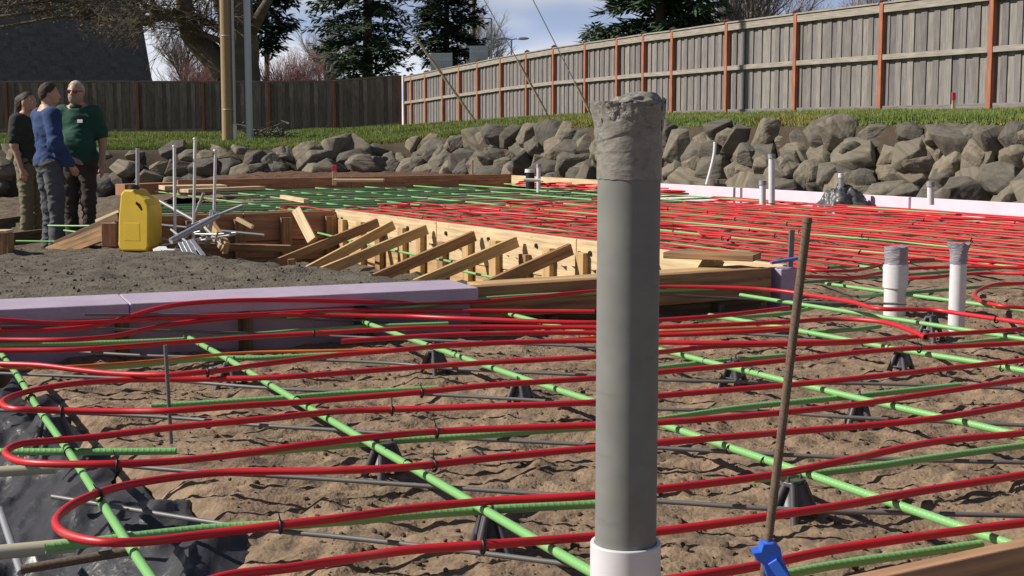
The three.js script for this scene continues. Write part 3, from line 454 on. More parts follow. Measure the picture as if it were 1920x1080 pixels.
// ------------------------------------------------------------------ poles, guys, signs, lamps
{
  const D = 27, x0 = (430 - 960) / F * D, gy = lawnH(x0, D);
  const t = thing('utility_pole', 'tall sunlit wooden pole with a pale conduit, in front of the oak', 'utility pole', V(x0, gy, -D));
  part('pole', rod(V(x0, gy - 0.1, -D), V(x0 + 0.05, 15.5, -D), 0.108, 0.085, 20), mats.poleWood, t);
  const cx = x0 + 0.145; part('conduit', rod(V(cx, gy, -D + 0.02), V(cx, 12, -D + 0.02), 0.03, 0.03, 10), mats.galv, t);
  for (let k = 0; k < 6; k++) part('strap', new THREE.TorusGeometry(0.12, 0.008, 5, 20).rotateX(Math.PI / 2).translate(x0 + 0.03, gy + 0.6 + 1.4 * k, -D), mats.galv, t);
  part('conduit_foot', rod(V(cx, gy, -D + 0.02), V(cx, gy + 0.32, -D + 0.02), 0.042, 0.042, 10), mats.white, t);
  const xm = (471 - 960) / F * D, m = thing('metal_pole', 'slim grey metal pole standing right of the wooden pole', 'pole', V(xm, gy, -D));
  part('shaft', rod(V(xm, gy - 0.05, -D), V(xm, 9, -D), 0.068, 0.06, 16), mats.galv, m); part('base_collar', rod(V(xm, gy - 0.02, -D), V(xm, gy + 0.1, -D), 0.09, 0.085, 16), mats.galv, m);
  // guys run from the pole down to anchors by the fence
  const guys = [[895, 232, 7.6, 0.25, 'steel guy wire nearest the poles with a long tan guard'], [1030, 222, 12.1, 0.1, 'steel guy wire with tan guard, in the middle of the three guys'], [1110, 216, 14.6, 0.05, 'steel guy wire ending farthest right along the fence']];
  for (const [px, py, top, gl, label] of guys) {
    const ax = (px - 960) / F * D, an = V(ax, lawnH(ax, D), -D), tp = V(x0, top, -D), g = thing('guy_wire', label, 'guy wire', an, 'guy wires of the utility pole');
    part('wire', rod(an, tp, 0.011, 0.011, 6), mats.galv, g); part('guard', rod(an.clone().lerp(tp, 0.01), an.clone().lerp(tp, gl), 0.026, 0.026, 10), mats.guard, g); part('anchor_rod', rod(an.clone().add(V(0.03, -0.1, 0)), an.clone().lerp(tp, 0.015), 0.02, 0.02, 8), mats.steel, g);
  }
  // far things beyond the fence
  const D2 = 82, up = (px) => V((px - 960) / F * D2, 0.6, -D2);
  const p2 = thing('utility_pole', 'distant dark pole with crossarm beside the narrow conifer', 'utility pole', up(889)); part('pole', rod(up(889), up(889).setY(13), 0.13, 0.1, 10), mats.bark, p2); part('crossarm', plank(up(889).add(V(-1.2, 10.5, 0.15)), up(889).add(V(1.2, 10.5, 0.15)), 0.1, 0.12), mats.bark, p2);
  const lampAt = (px, top, arms, label) => { const b = up(px), l = thing('street_lamp', label, 'street lamp', b); part('post', rod(b, b.clone().setY(top), 0.09, 0.05, 8), mats.galv, l); for (const s of arms) { part('arm', rod(b.clone().setY(top - 0.02), b.clone().add(V(s, 0, 0)).setY(top + 0.05), 0.035, 0.03, 6), mats.galv, l); const h = new THREE.SphereGeometry(1, 10, 6); h.scale(0.38, 0.09, 0.16); const e = b.clone().add(V(s * 1.2, 0, 0)).setY(top + 0.04); h.translate(e.x, e.y, e.z); part('lamp_head', h, mats.galv, l); } return l; };
  lampAt(922, 7.2, [-0.95], 'grey street lamp with arm to the left, beyond the fence');
  lampAt(959, 6.0, [-0.5, 0.55], 'small double-headed street lamp above the fence near its corner');
  const D3 = 54;
  for (const [px, py, w, h, label] of [[828, 119, 0.86, 0.78, 'pale grey sign panels seen from behind, left of the narrow conifer'], [898, 104, 0.72, 0.72, 'grey sign panels seen from behind, right of the narrow conifer']]) {
    const c = atDepth(px, py, D3), s = thing('road_sign', label, 'road sign', V(c.x, 0.6, c.z)); part('post', rod(V(c.x, 0.6, c.z), V(c.x, c.y + h / 2, c.z), 0.04, 0.04, 8), mats.galv, s);
    for (const k of [-1, 1]) { const b = new RoundedBoxGeometry(w / 2 - 0.02, h, 0.02, 1, 0.008); b.translate(c.x + k * w / 4, c.y, c.z + 0.06); part('panel', b, mats.signBack, s); } part('brace', plank(V(c.x - w / 2.3, c.y + 0.1, c.z + 0.085), V(c.x + w / 2.3, c.y + 0.1, c.z + 0.085), 0.02, 0.05), mats.galv, s);
  }
  // brush pile at the foot of the poles
  const bx = (505 - 960) / F * 27.5, bp = thing('brush_pile', 'heap of pale cut branches on the grass beside the metal pole', 'brush pile', V(bx, lawnH(bx, 27.5), -27.5)), R = mulberry(9), l = []; const st = [];
  for (let k = 0; k < 90; k++) { const a = V(bx + (R() - 0.5) * 0.85, lawnH(bx, 27.5) + R() * R() * 0.35, -27.5 + (R() - 0.5) * 0.8), b = a.clone().add(V((R() - 0.5) * 0.6, (R() - 0.35) * 0.25, (R() - 0.5) * 0.5)); st.push(rod(a, b, 0.008 + R() * 0.018, 0.006, 5)); }
  part('branches', merge(st), mats.rocks[1], bp);
}

// ------------------------------------------------------------------ forms, foam and lumber round the pit
rnd = mulberry(17);
const wallPlank = (b0, b1, p, y0, y1, th) => plank(slab(p, b0, (y0 + y1) / 2), slab(p, b1, (y0 + y1) / 2), th, y1 - y0);
const sidePlank = (p0, p1, b, y0, y1, th) => plank(slab(p0, b, (y0 + y1) / 2), slab(p1, b, (y0 + y1) / 2), th, y1 - y0);
{
  // lavender foam along the pit's near side
  const f = thing('foam_board', 'long lavender rigid foam board along the near side of the pit', 'foam board', slab(5, 1.3, -0.2));
  const front = b => 4.98 - 0.138 * (b - 0.86), seg = [[-2.6, -0.2], [-0.194, 1.3], [1.306, 2.62]];
  for (const [b0, b1] of seg) { const g = new RoundedBoxGeometry((b1 - b0) * 1.0095 + 0.004, 0.05, 0.32, 2, 0.006); boxUV(g, 0); g.rotateY(SLAB_TURN - Math.atan(0.138)); const c = slab(front((b0 + b1) / 2) + 0.165, (b0 + b1) / 2, 0.063); g.translate(c.x, c.y, c.z); part('foam_slab', g, mats.foam, f); }
  part('face_panel', plank(slab(front(-2.6) + 0.09, -2.6, -0.152), slab(front(2.6) + 0.09, 2.6, -0.152), 0.05, 0.376), mats.foamDark, f); part('face_panel', wallPlank(2.61, 4.15, 4.96, -0.34, 0.03, 0.04), mats.foamDark, f);  // front face of the foam, its shade carried by the darker colour
  for (let k = 0; k < 8; k++) { const b = 0.82 + 0.44 * k; part('stud', plank(slab(b > 2.5 ? 4.895 : front(b) + 0.045, b, -0.3), slab(b > 2.5 ? 4.895 : front(b) + 0.045, b, b > 2.5 ? -0.07 : 0.034), 0.085, 0.035, slab(0, 1).normalize()), mats.timberDark, f); }
  // lumber continuing the foam; shaded front and lit top put into its colours
  const w = thing('form_beam', 'form lumber continuing the foam edge to the pit corner, front shade painted dark brown', 'form lumber', slab(5, 3.5, -0.2));
  part('beam', wallPlank(2.63, 4.20, 4.905, -0.06, 0.075, 0.07), mats.lumberBrown, w);
  part('top_plate', wallPlank(2.75, 4.22, 5.03, 0.035, 0.068, 0.18), mats.lumber, w);
  part('lower_beam', wallPlank(2.63, 4.17, 4.925, -0.24, -0.065, 0.045), mats.timberDark, w);
}
{
  // long sunlit form wall running away from the camera
  const f = thing('form_wall', 'sunlit yellow form-board wall along the right side of the pit', 'form wall', slab(7.7, 4.4, -0.45));
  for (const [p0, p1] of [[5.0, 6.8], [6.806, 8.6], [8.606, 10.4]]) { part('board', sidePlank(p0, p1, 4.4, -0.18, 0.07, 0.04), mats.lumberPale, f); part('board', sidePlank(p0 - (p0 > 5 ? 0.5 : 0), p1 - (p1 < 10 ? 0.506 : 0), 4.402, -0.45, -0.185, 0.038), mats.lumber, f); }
  for (let k = 0; k < 15; k++) { const p = 5.3 + 0.35 * k + rr(-0.05, 0.05); part('cleat', plank(slab(p, 4.358, -0.42), slab(p, 4.358, k % 3 ? 0.0 : -0.06), 0.09, 0.04, slab(0, 1).normalize()), k % 3 ? mats.lumber : mats.lumberBrown, f); }
  for (let k = 0; k < 9; k++) { const c = slab(5.45 + 0.6 * k, 4.376, 0.0); const h = new THREE.CylinderGeometry(0.014, 0.014, 0.012, 10); h.rotateZ(Math.PI / 2); h.rotateY(SLAB_TURN); h.translate(c.x, c.y, c.z); part('tie_hole', h, mats.black, f); }
  // back wall of the pit, its shade painted in with browner boards
  const g = thing('form_wall', 'form-board wall across the back of the pit, its shade painted in brown', 'form wall', slab(10.4, 3.7, -0.45));
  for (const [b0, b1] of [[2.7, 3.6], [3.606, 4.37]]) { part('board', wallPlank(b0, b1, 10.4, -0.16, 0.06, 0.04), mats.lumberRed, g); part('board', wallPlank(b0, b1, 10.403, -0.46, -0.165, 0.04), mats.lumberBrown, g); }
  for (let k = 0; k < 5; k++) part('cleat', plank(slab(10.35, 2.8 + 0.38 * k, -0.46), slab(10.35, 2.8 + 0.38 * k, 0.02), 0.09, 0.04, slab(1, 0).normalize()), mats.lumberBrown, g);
  // braces: each a plank from the wall top down to a stake in the pit
  const tops = [[672, 420], [757, 412], [822, 425], [908, 437], [1000, 447], [1070, 462]], words = ['farthest', 'second farthest', 'third farthest', 'third nearest', 'second nearest', 'nearest'];
  tops.forEach(([px, py], i) => {
    const q = onPlane(px, py, 0.03), [p] = toSlab(q.x, q.z); const a = slab(p, 4.34, 0.015), e = slab(p + rr(-0.05, 0.05), 4.34 - (i === 0 ? 0.75 : 1.05), -0.335);
    const t = thing('brace', `slanting plank brace propping the sunlit form wall, ${words[i]} of six`, 'plank brace', V(e.x, -0.42, e.z), 'plank braces along the form wall');
    part('plank', plank(e, a, 0.036, 0.07), i % 2 ? mats.lumberBrown : mats.lumber, t);
    part('stake', plank(e.clone().add(V(0, -0.1, 0)), e.clone().add(V(-0.03, 0.13, 0)), 0.04, 0.05, V(1, 0, 0)), mats.lumberBrown, t);
    part('foot_plank', plank(e.clone().add(V(-0.05, -0.02, 0.03)), slab(p - 0.1, 4.30, -0.36), 0.09, 0.04), mats.timberDark, t);
  });
  // leaning plank with a pale end at the pit's far corner
  const q = atDepth(556, 393, 10.5), e = atDepth(586, 452, 10.25); single('leaning_board', plank(e, q, 0.03, 0.075, V(0.9, 0.2, 0.4)), mats.lumberPale, 'pale pointed board leaning in the far corner of the pit', 'board');
  // bracket at the near corner
  const c = thing('corner_bracket', 'brown plank on a triangular wooden prop at the pit corner', 'bracket', slab(5.4, 4.3, 0));
  part('plank', plank(onPlane(1252, 476, 0.12), onPlane(1420, 482, 0.12), 0.16, 0.03), mats.lumberBrown, c);
  const m0 = onPlane(1320, 490, 0.08); part('prop', plank(m0.clone().add(V(-0.02, -0.14, 0)), m0.clone().add(V(0.05, 0.02, 0)), 0.05, 0.1, V(1, 0, 0)), mats.lumber, c);
  const fw = thing('foam_offcut', 'small lavender foam block with blue tape at the pit corner', 'foam block', slab(4.9, 4.72, -0.2));
  const fo = slab(4.9, 4.29, -0.03), fg = new RoundedBoxGeometry(0.10, 0.2, 0.10, 2, 0.008); boxUV(fg, 1); fg.rotateY(SLAB_TURN); fg.translate(fo.x, fo.y, fo.z); part('block', fg, mats.foamDark, fw);
  part('tape', plank(fo.clone().add(V(-0.06, 0.125, 0.03)), fo.clone().add(V(0.07, 0.145, 0.01)), 0.03, 0.014), mats.blueTape, fw);
  part('stake', plank(fo.clone().add(V(0.05, -0.1, -0.1)), fo.clone().add(V(0.06, 0.27, -0.1)), 0.025, 0.025), mats.steel, fw);
}
{
  // slab edges: pale foam on the right, brown lumber along the back, near form board
  const f = thing('foam_edge', 'white-pink foam strip edging the slab below the boulders', 'foam strip', slab(9, 9.7, -0.1));
  for (let k = 0; k < 5; k++) part('foam_length', sidePlank(2.0 + 2.44 * k, 2.0 + 2.43 * (k + 1), 9.7, -0.12, 0.085, 0.055), mats.foamPale, f);
  const b = thing('back_form', 'rust-brown form board along the far edge of the slab', 'form board', slab(16.8, 7.2, -0.1));
  for (const [b0, b1] of [[5.0, 7.3], [7.306, 9.75]]) part('board', wallPlank(b0, b1, 16.8, -0.12, 0.1, 0.045), mats.lumberRed, b);
  const y = thing('edge_board', 'pale yellow board continuing the slab edge behind the grey pipe', 'board', slab(15.4, 9.7, 0)); part('board', sidePlank(14.25, 16.7, 9.7, -0.06, 0.085, 0.05), mats.lumberPale, y);
  const n = thing('near_form', 'reddish form board crossing the bottom right corner', 'form board', slab(1.51, 3.5, -0.3));
  part('board', wallPlank(0.9, 3.0, 1.52, -0.245, 0.018, 0.036), mats.lumberTan, n); part('board', wallPlank(3.004, 6, 1.52, -0.245, 0.018, 0.036), mats.lumberTan, n);
  // planks and lumber lying at the far left corner of the slab
  const lay = (px0, py0, px1, py1, h, w, th, mat, label) => single('plank', plank(onPlane(px0, py0, h), onPlane(px1, py1, h), w, th), mat, label, 'plank');
  lay(303, 352, 420, 350, 0.04, 0.35, 0.05, mats.lumberPale, 'wide pale plank lying at the slab corner behind the upright rods');
  lay(345, 358, 490, 352, 0.02, 0.16, 0.04, mats.lumberPale, 'long pale plank lying just in front of the wide one');
  lay(225, 356, 330, 352, -0.02, 0.2, 0.14, mats.lumberRed, 'reddish plank on edge behind the yellow can');
  lay(625, 338, 720, 338, 0.11, 0.2, 0.03, mats.lumberPale, 'pale board beside the pink-topped stake on the far edge');
  lay(530, 369, 575, 377, 0.02, 0.06, 0.04, mats.lumberPale, 'short pale offcut on the green bars');
  lay(-30, 455, 175, 430, -0.45, 0.05, 0.14, mats.timberDark, 'dark board on edge behind the legs of the man in blue');
  lay(-20, 425, 110, 405, -0.5, 0.05, 0.16, mats.timberDark, 'dark board on edge at the far left behind the post');
  const pl = (a, b, w, h, mat, label) => single('plank', plank(a, b, w, h), mat, label, 'plank');
  pl(atDepth(105, 462, 12.2), atDepth(226, 408, 11.6), 0.05, 0.09, mats.timberDark, 'upper of two dark boards slanting from the yellow can to the man in blue');
  pl(atDepth(92, 476, 11.9), atDepth(222, 428, 11.3), 0.05, 0.12, mats.lumberBrown, 'lower of two dark boards slanting from the yellow can to the man in blue');
  pl(atDepth(182, 415, 12.0), atDepth(226, 396, 11.8), 0.04, 0.03, mats.lumberPale, 'thin pale stick lying on the slanting boards left of the can');
  pl(atDepth(205, 418, 11.2), atDepth(206, 462, 11.2), 0.05, 0.12, mats.lumberRed, 'short reddish board end standing left of the can');
  pl(atDepth(300, 461, 10.15), atDepth(545, 466, 10.35), 0.10, 0.05, mats.lumberBrown, 'brown board lying under the heap of metal rods');
  pl(atDepth(388, 416, 10.2), atDepth(425, 466, 9.95), 0.04, 0.1, mats.lumber, 'short yellow plank leaning right of the metal rods');
  pl(atDepth(444, 410, 10.45), atDepth(474, 426, 10.4), 0.03, 0.03, mats.lumberPale, 'thin pale lath against the back wall of the pit');
  const po = thing('wooden_post', 'square wooden post at the left edge, sunlit top painted in pale', 'post', atDepth(4, 492, 9.6)); part('post', plank(atDepth(4, 500, 9.6), atDepth(4, 437, 9.6), 0.12, 0.13, V(1, 0, 0)), mats.lumberBrown, po); part('painted_lit_top', plank(atDepth(-12, 434, 9.6), atDepth(19, 434, 9.6), 0.14, 0.022), mats.lumberPale, po);  // pale block paints the sunlight on top of the post
  const sc = onPlane(290, 478, -0.16); single('foam_scrap', (() => { const s = new THREE.Shape([[0, 0], [0.19, 0.01], [0.2, 0.035], [0.12, 0.045], [0.09, 0.1], [0.02, 0.1], [-0.02, 0.04]].map(a => new THREE.Vector2(...a))); const g = new THREE.ExtrudeGeometry(s, { depth: 0.02, bevelSize: 0.004, bevelThickness: 0.004, bevelSegments: 1 }); g.scale(0.7, 0.7, 0.5); g.rotateX(-Math.PI / 2 + 0.35); g.translate(sc.x, sc.y + 0.02, sc.z); return g; })(), mats.white, 'torn white scrap on the gravel right of the yellow can', 'scrap');
}

// ------------------------------------------------------------------ tubing, bars and rods on the slab
rnd = mulberry(23);
const tie = (tube, q, dir) => { const r = new THREE.TorusGeometry(0.0115, 0.0032, 5, 14); r.applyQuaternion(new THREE.Quaternion().setFromUnitVectors(V(0, 0, 1), dir.clone().normalize())); r.translate(q.x, q.y - 0.003, q.z); const tl = rod(q.clone().add(V(0, 0.008, 0)), q.clone().add(V(rr(-0.008, 0.008), rr(0.018, 0.034), rr(-0.006, 0.006))), 0.0016, 0.001, 4); part('tie', merge([r, tl]), mats.black, tube); };
function extend(pts, d0, d1) { if (d0) pts.unshift(pts[0].clone().addScaledVector(pts[0].clone().sub(pts[1]).normalize(), d0)); if (d1) { const n = pts.length; pts.push(pts[n - 1].clone().addScaledVector(pts[n - 1].clone().sub(pts[n - 2]).normalize(), d1)); } return pts; }
function redTube(label, pix, o = {}) {
  const h = o.h || 0, pts = extend(pix.map(([x, y], i) => onSlab(x, y, h + 0.004 * Math.sin(i * 1.7))), o.left || 0, o.right || 0);
  const g = tubeThrough(pts, o.r || 0.0083, 12, 10); { let L = 0; for (let i = 1; i < pts.length; i++) L += pts[i].distanceTo(pts[i - 1]); const u = g.attributes.uv; for (let i = 0; i < u.count; i++) u.setX(i, u.getX(i) * L); } const m = single('heating_tube', g, o.mat || mats.red, label, 'heating tube');
  const c = new THREE.CatmullRomCurve3(pts, false, 'centripetal');
  for (const tx of o.ties || []) { let best = 9e9, bt = 0; const tq = onSlab(tx[0], tx[1], h); for (let i = 0; i <= 600; i++) { const d = c.getPoint(i / 600).distanceTo(tq); if (d < best) { best = d; bt = i / 600; } } tie(m, c.getPoint(bt), c.getTangent(bt)); }
  return m;
}
redTube('nearest red loop bending round at the lower left corner', [[1920, 757], [1750, 785], [1600, 800], [1450, 812], [1237, 830], [1115, 840], [910, 860], [760, 876], [640, 882], [400, 887], [250, 907], [175, 928], [128, 951], [105, 976], [128, 1003], [200, 1017], [275, 1015], [400, 1000], [520, 985], [640, 971], [760, 955], [910, 940], [1115, 929], [1237, 917], [1450, 890], [1600, 860], [1750, 829], [1920, 812]].reverse(), { left: 1.6, right: 1.6, ties: [[175, 928], [522, 985], [820, 872]] });
redTube('second red loop from the front, bending at the left edge', [[1920, 675], [1600, 710], [1475, 722], [1237, 742], [1115, 754], [910, 762], [760, 767], [640, 771], [500, 785], [320, 802], [150, 822], [90, 827], [32, 834], [10, 848], [28, 862], [75, 869], [200, 870], [320, 865], [450, 851], [560, 836], [685, 821], [820, 809], [1115, 797], [1237, 792], [1450, 775], [1600, 759], [1750, 737], [1920, 711]], { left: 1.6, right: 1.6, ties: [[222, 869], [820, 809], [735, 768]] });
redTube('third red loop from the front, bending at the left edge', [[1920, 617], [1700, 632], [1600, 642], [1350, 649], [1237, 660], [1115, 669], [910, 680], [760, 690], [560, 705], [500, 708], [385, 711], [225, 713], [125, 721], [65, 731], [18, 745], [5, 759], [30, 767], [100, 769], [225, 771], [320, 770], [450, 761], [560, 754], [790, 735], [910, 723], [1115, 709], [1237, 698], [1475, 675], [1650, 657], [1920, 643]], { left: 1.6, right: 1.6, ties: [[793, 735], [115, 769], [1735, 655]] });
redTube('red tube running off the bottom left of the frame', [[330, 1110], [430, 1079], [550, 1064], [640, 1050], [760, 1032], [900, 1022], [1115, 1006], [1237, 996], [1450, 967], [1600, 944], [1750, 917], [1920, 890]], { left: 0.2, right: 1.2, ties: [[900, 1022]] });
redTube('red tube crossing the bottom right corner by the form board', [[1180, 1098], [1310, 1079], [1420, 1061], [1550, 1033], [1700, 1009], [1920, 980]], { left: 0.6, right: 1 });
redTube('red tube drooping in the middle between two bends, fourth row', [[0, 682], [75, 685], [150, 694], [225, 701], [320, 702], [400, 696], [500, 682], [640, 665], [760, 655], [860, 646], [1115, 639], [1237, 642], [1480, 643], [1650, 637], [1700, 630]], { h: 0.017, left: 0.8, ties: [[385, 698]] });
redTube('red tube with a hook end right of the rusty stake', [[0, 657], [150, 655], [320, 643], [500, 630], [640, 622], [760, 616], [900, 613], [1115, 614], [1237, 613], [1480, 603], [1575, 598], [1650, 603], [1700, 617], [1735, 632]], { h: 0.012, left: 0.8, ties: [[590, 626]] });
redTube('red tube rising in a low hump beside the foam board', [[0, 637], [125, 637], [200, 632], [320, 608], [400, 599], [500, 591], [640, 592], [760, 593], [860, 597], [1115, 605], [1237, 600], [1350, 592], [1480, 577]], { h: 0.02, left: 0.8 });
redTube('long red tube humping up against the foam and beam', [[0, 620], [125, 617], [200, 606], [250, 591], [300, 577], [350, 569], [450, 563], [560, 563], [760, 567], [900, 565], [1115, 546], [1237, 538], [1390, 540], [1460, 545], [1510, 552], [1600, 567], [1650, 579], [1750, 581], [1800, 588], [1920, 605]], { h: 0.03, left: 0.8, right: 0.8, ties: [[1870, 598]] });
redTube('short red tube below the foam face at far left', [[0, 600], [100, 606], [200, 603], [300, 596], [450, 591], [640, 583], [900, 583], [1115, 584]], { h: 0.004, left: 0.8 });
redTube('red tube behind the grey pipe just above the drooping tube', [[640, 640], [860, 627], [1115, 624], [1237, 628], [1400, 622], [1480, 617]], { h: 0.01 });
redTube('red tube forming a closed bend at the right edge below the white stub', [[1920, 531], [1870, 533], [1838, 543], [1828, 554], [1845, 566], [1880, 574], [1920, 577]], { left: 0.8, right: 0.8 });
redTube('red tube sagging between the rusty stake and the wide white stub', [[1480, 497], [1530, 507], [1590, 508], [1640, 500], [1690, 489], [1750, 486], [1920, 494]], { right: 0.6 });
redTube('red tube passing behind the slim white stub toward the right edge', [[1660, 520], [1730, 521], [1800, 515], [1860, 512], [1920, 513]], { right: 0.8 });
redTube('red tube just above the closed bend at the right edge', [[1500, 518], [1600, 520], [1650, 512], [1720, 503], [1820, 500], [1920, 502]], { right: 0.8, h: 0.01 });
redTube('thin orange cable lying among the red tubes near the foam', [[0, 690], [120, 688], [250, 680], [450, 662], [640, 657], [810, 652], [1115, 632], [1237, 622], [1350, 617], [1480, 613]], { h: 0.005, r: 0.005, mat: mats.orange, left: 0.8 });

function bar(name, label, cat, pts, r, mat, group) { let L = 0; for (let i = 1; i < pts.length; i++) L += pts[i].distanceTo(pts[i - 1]); const g = tubeThrough(pts, r, 6, 8), u = g.attributes.uv; for (let i = 0; i < u.count; i++) u.setX(i, u.getX(i) * L); return single(name, g, mat, label, cat, group); }
// light-green bars running away from the camera (straight; two points each)
const GR = 0.0085;
[[[0, 662], [285, 1080], 'leftmost green bar, crossing the ends of the red loops'], [[275, 587], [1110, 1072], 'green bar running from the foam to the base of the grey pipe'], [[585, 572], [1885, 1020], 'green bar passing behind the grey pipe to the lower right'], [[905, 578], [1900, 814], 'green bar from behind the grey pipe to the right edge'], [[1330, 590], [1920, 697], 'green bar just right of the rusty stake, ending at the right edge']].forEach(([a, b, label]) => {
  const A = onPlane(a[0], a[1], -0.02), B = onPlane(b[0], b[1], -0.02), d = B.clone().sub(A).normalize(), pa = toSlab(A.x, A.z)[0], pb = toSlab(B.x, B.z)[0]; if (pa > 4.78) A.lerp(B, (pa - 4.78) / (pa - pb)); const pts = []; for (let i = 0; i <= 6; i++) pts.push(A.clone().lerp(B.clone().addScaledVector(d, 0.5), i / 6).add(V(rr(-0.006, 0.006), rr(-0.003, 0.003), 0)));
  const gb = bar('green_bar', label, 'rebar', pts, 0.0093, mats.green); for (let k = 0; k < 9; k++) { const q = pts[0].clone().lerp(pts[6], rr(0.05, 0.85)); const r = new THREE.TorusGeometry(0.0098, 0.0022, 5, 14); r.applyQuaternion(new THREE.Quaternion().setFromUnitVectors(V(0, 0, 1), d)); r.translate(q.x, q.y, q.z); part('tie', r, mats.black, gb); }
});
// dark-green bars lying across, under the tubes
const across = [[[0, 647], [320, 638], [640, 615], [840, 607]], [[560, 592], [760, 577], [910, 560], [1115, 549], [1340, 541]], [[175, 690], [250, 685], [400, 672], [500, 671], [640, 664]], [[320, 760], [540, 746], [640, 738], [820, 728]], [[40, 847], [175, 847], [330, 846]], [[140, 1021], [200, 1013], [300, 1001], [410, 990], [585, 981], [760, 967], [880, 958], [1010, 950], [1115, 945]], [[440, 852], [560, 842], [735, 827], [880, 818], [1010, 808], [1115, 801], [1237, 786], [1400, 763], [1500, 753], [1600, 743], [1800, 722]], [[1450, 895], [1550, 885], [1650, 873], [1750, 858], [1920, 835]], [[1440, 1084], [1550, 1062], [1700, 1040], [1840, 1020]], [[1150, 700], [1237, 690], [1350, 677], [1470, 667]], [[1325, 598], [1470, 588], [1525, 577]], [[1540, 622], [1600, 618], [1650, 612]], [[1780, 647], [1820, 642], [1920, 632]]];
across.forEach((px, i) => { const pts = extend(px.map(([x, y]) => onSlab(x, y, -0.034)), 0.05, px[px.length - 1][0] > 1900 ? 0.8 : 0); bar('green_bar', 'dark green bar lying crosswise under the red tubes in the foreground', 'rebar', pts, i === 5 ? 0.0095 : 0.0085, mats.green, 'crosswise green bars in the foreground'); });
// bare steel rods, lowest layer
const rods = [[[-40, 768], [115, 773], [350, 785], [480, 797], [640, 807], [840, 820], [1110, 834], [1237, 840], [1450, 852], [1700, 862], [1960, 868]], [[222, 872], [360, 884], [560, 895], [810, 912], [1010, 926], [1237, 940], [1470, 955], [1700, 962], [1960, 968]], [[98, 931], [185, 945], [410, 981], [535, 997], [640, 1007], [800, 1025], [910, 1038], [1110, 1064]], [[0, 700], [170, 707], [310, 713], [540, 730], [750, 737], [1010, 751], [1237, 767], [1450, 772], [1550, 780], [1800, 792], [1960, 799]], [[150, 660], [280, 667], [600, 675], [735, 681], [860, 692], [1110, 704], [1237, 712], [1470, 717], [1650, 720], [1900, 728]], [[0, 612], [200, 617], [610, 630], [760, 636], [1115, 650]], [[160, 590], [380, 591], [640, 600], [900, 606]], [[1240, 552], [1420, 562], [1500, 566], [1700, 570]], [[1237, 622], [1370, 625], [1640, 640]]];
rods.forEach((px, i) => bar('steel_rod', 'thin grey steel rod lying under the green bars in the foreground', 'rebar', px.map(([x, y]) => onSlab(x, y, -0.05)), 0.0052, mats.steel, 'thin steel rods in the foreground'));
// pale pipes and rusty bar in the plastic-lined trench
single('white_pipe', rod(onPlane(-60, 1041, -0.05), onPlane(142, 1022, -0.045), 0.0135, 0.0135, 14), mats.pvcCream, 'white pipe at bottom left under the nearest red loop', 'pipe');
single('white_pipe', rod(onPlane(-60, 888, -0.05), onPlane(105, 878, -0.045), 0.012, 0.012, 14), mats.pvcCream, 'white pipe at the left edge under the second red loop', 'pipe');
single('rusty_bar', rod(onPlane(40, 1068, -0.09), onPlane(250, 1032, -0.07), 0.009, 0.009, 10), mats.rust, 'rusty bar lying on the black plastic below the white pipe', 'rebar');
single('steel_stake', rod(onPlane(0, 955, -0.1), onPlane(40, 1075, -0.12), 0.008, 0.008, 8), mats.galv, 'bent grey stake at the left edge above the white pipe', 'stake');

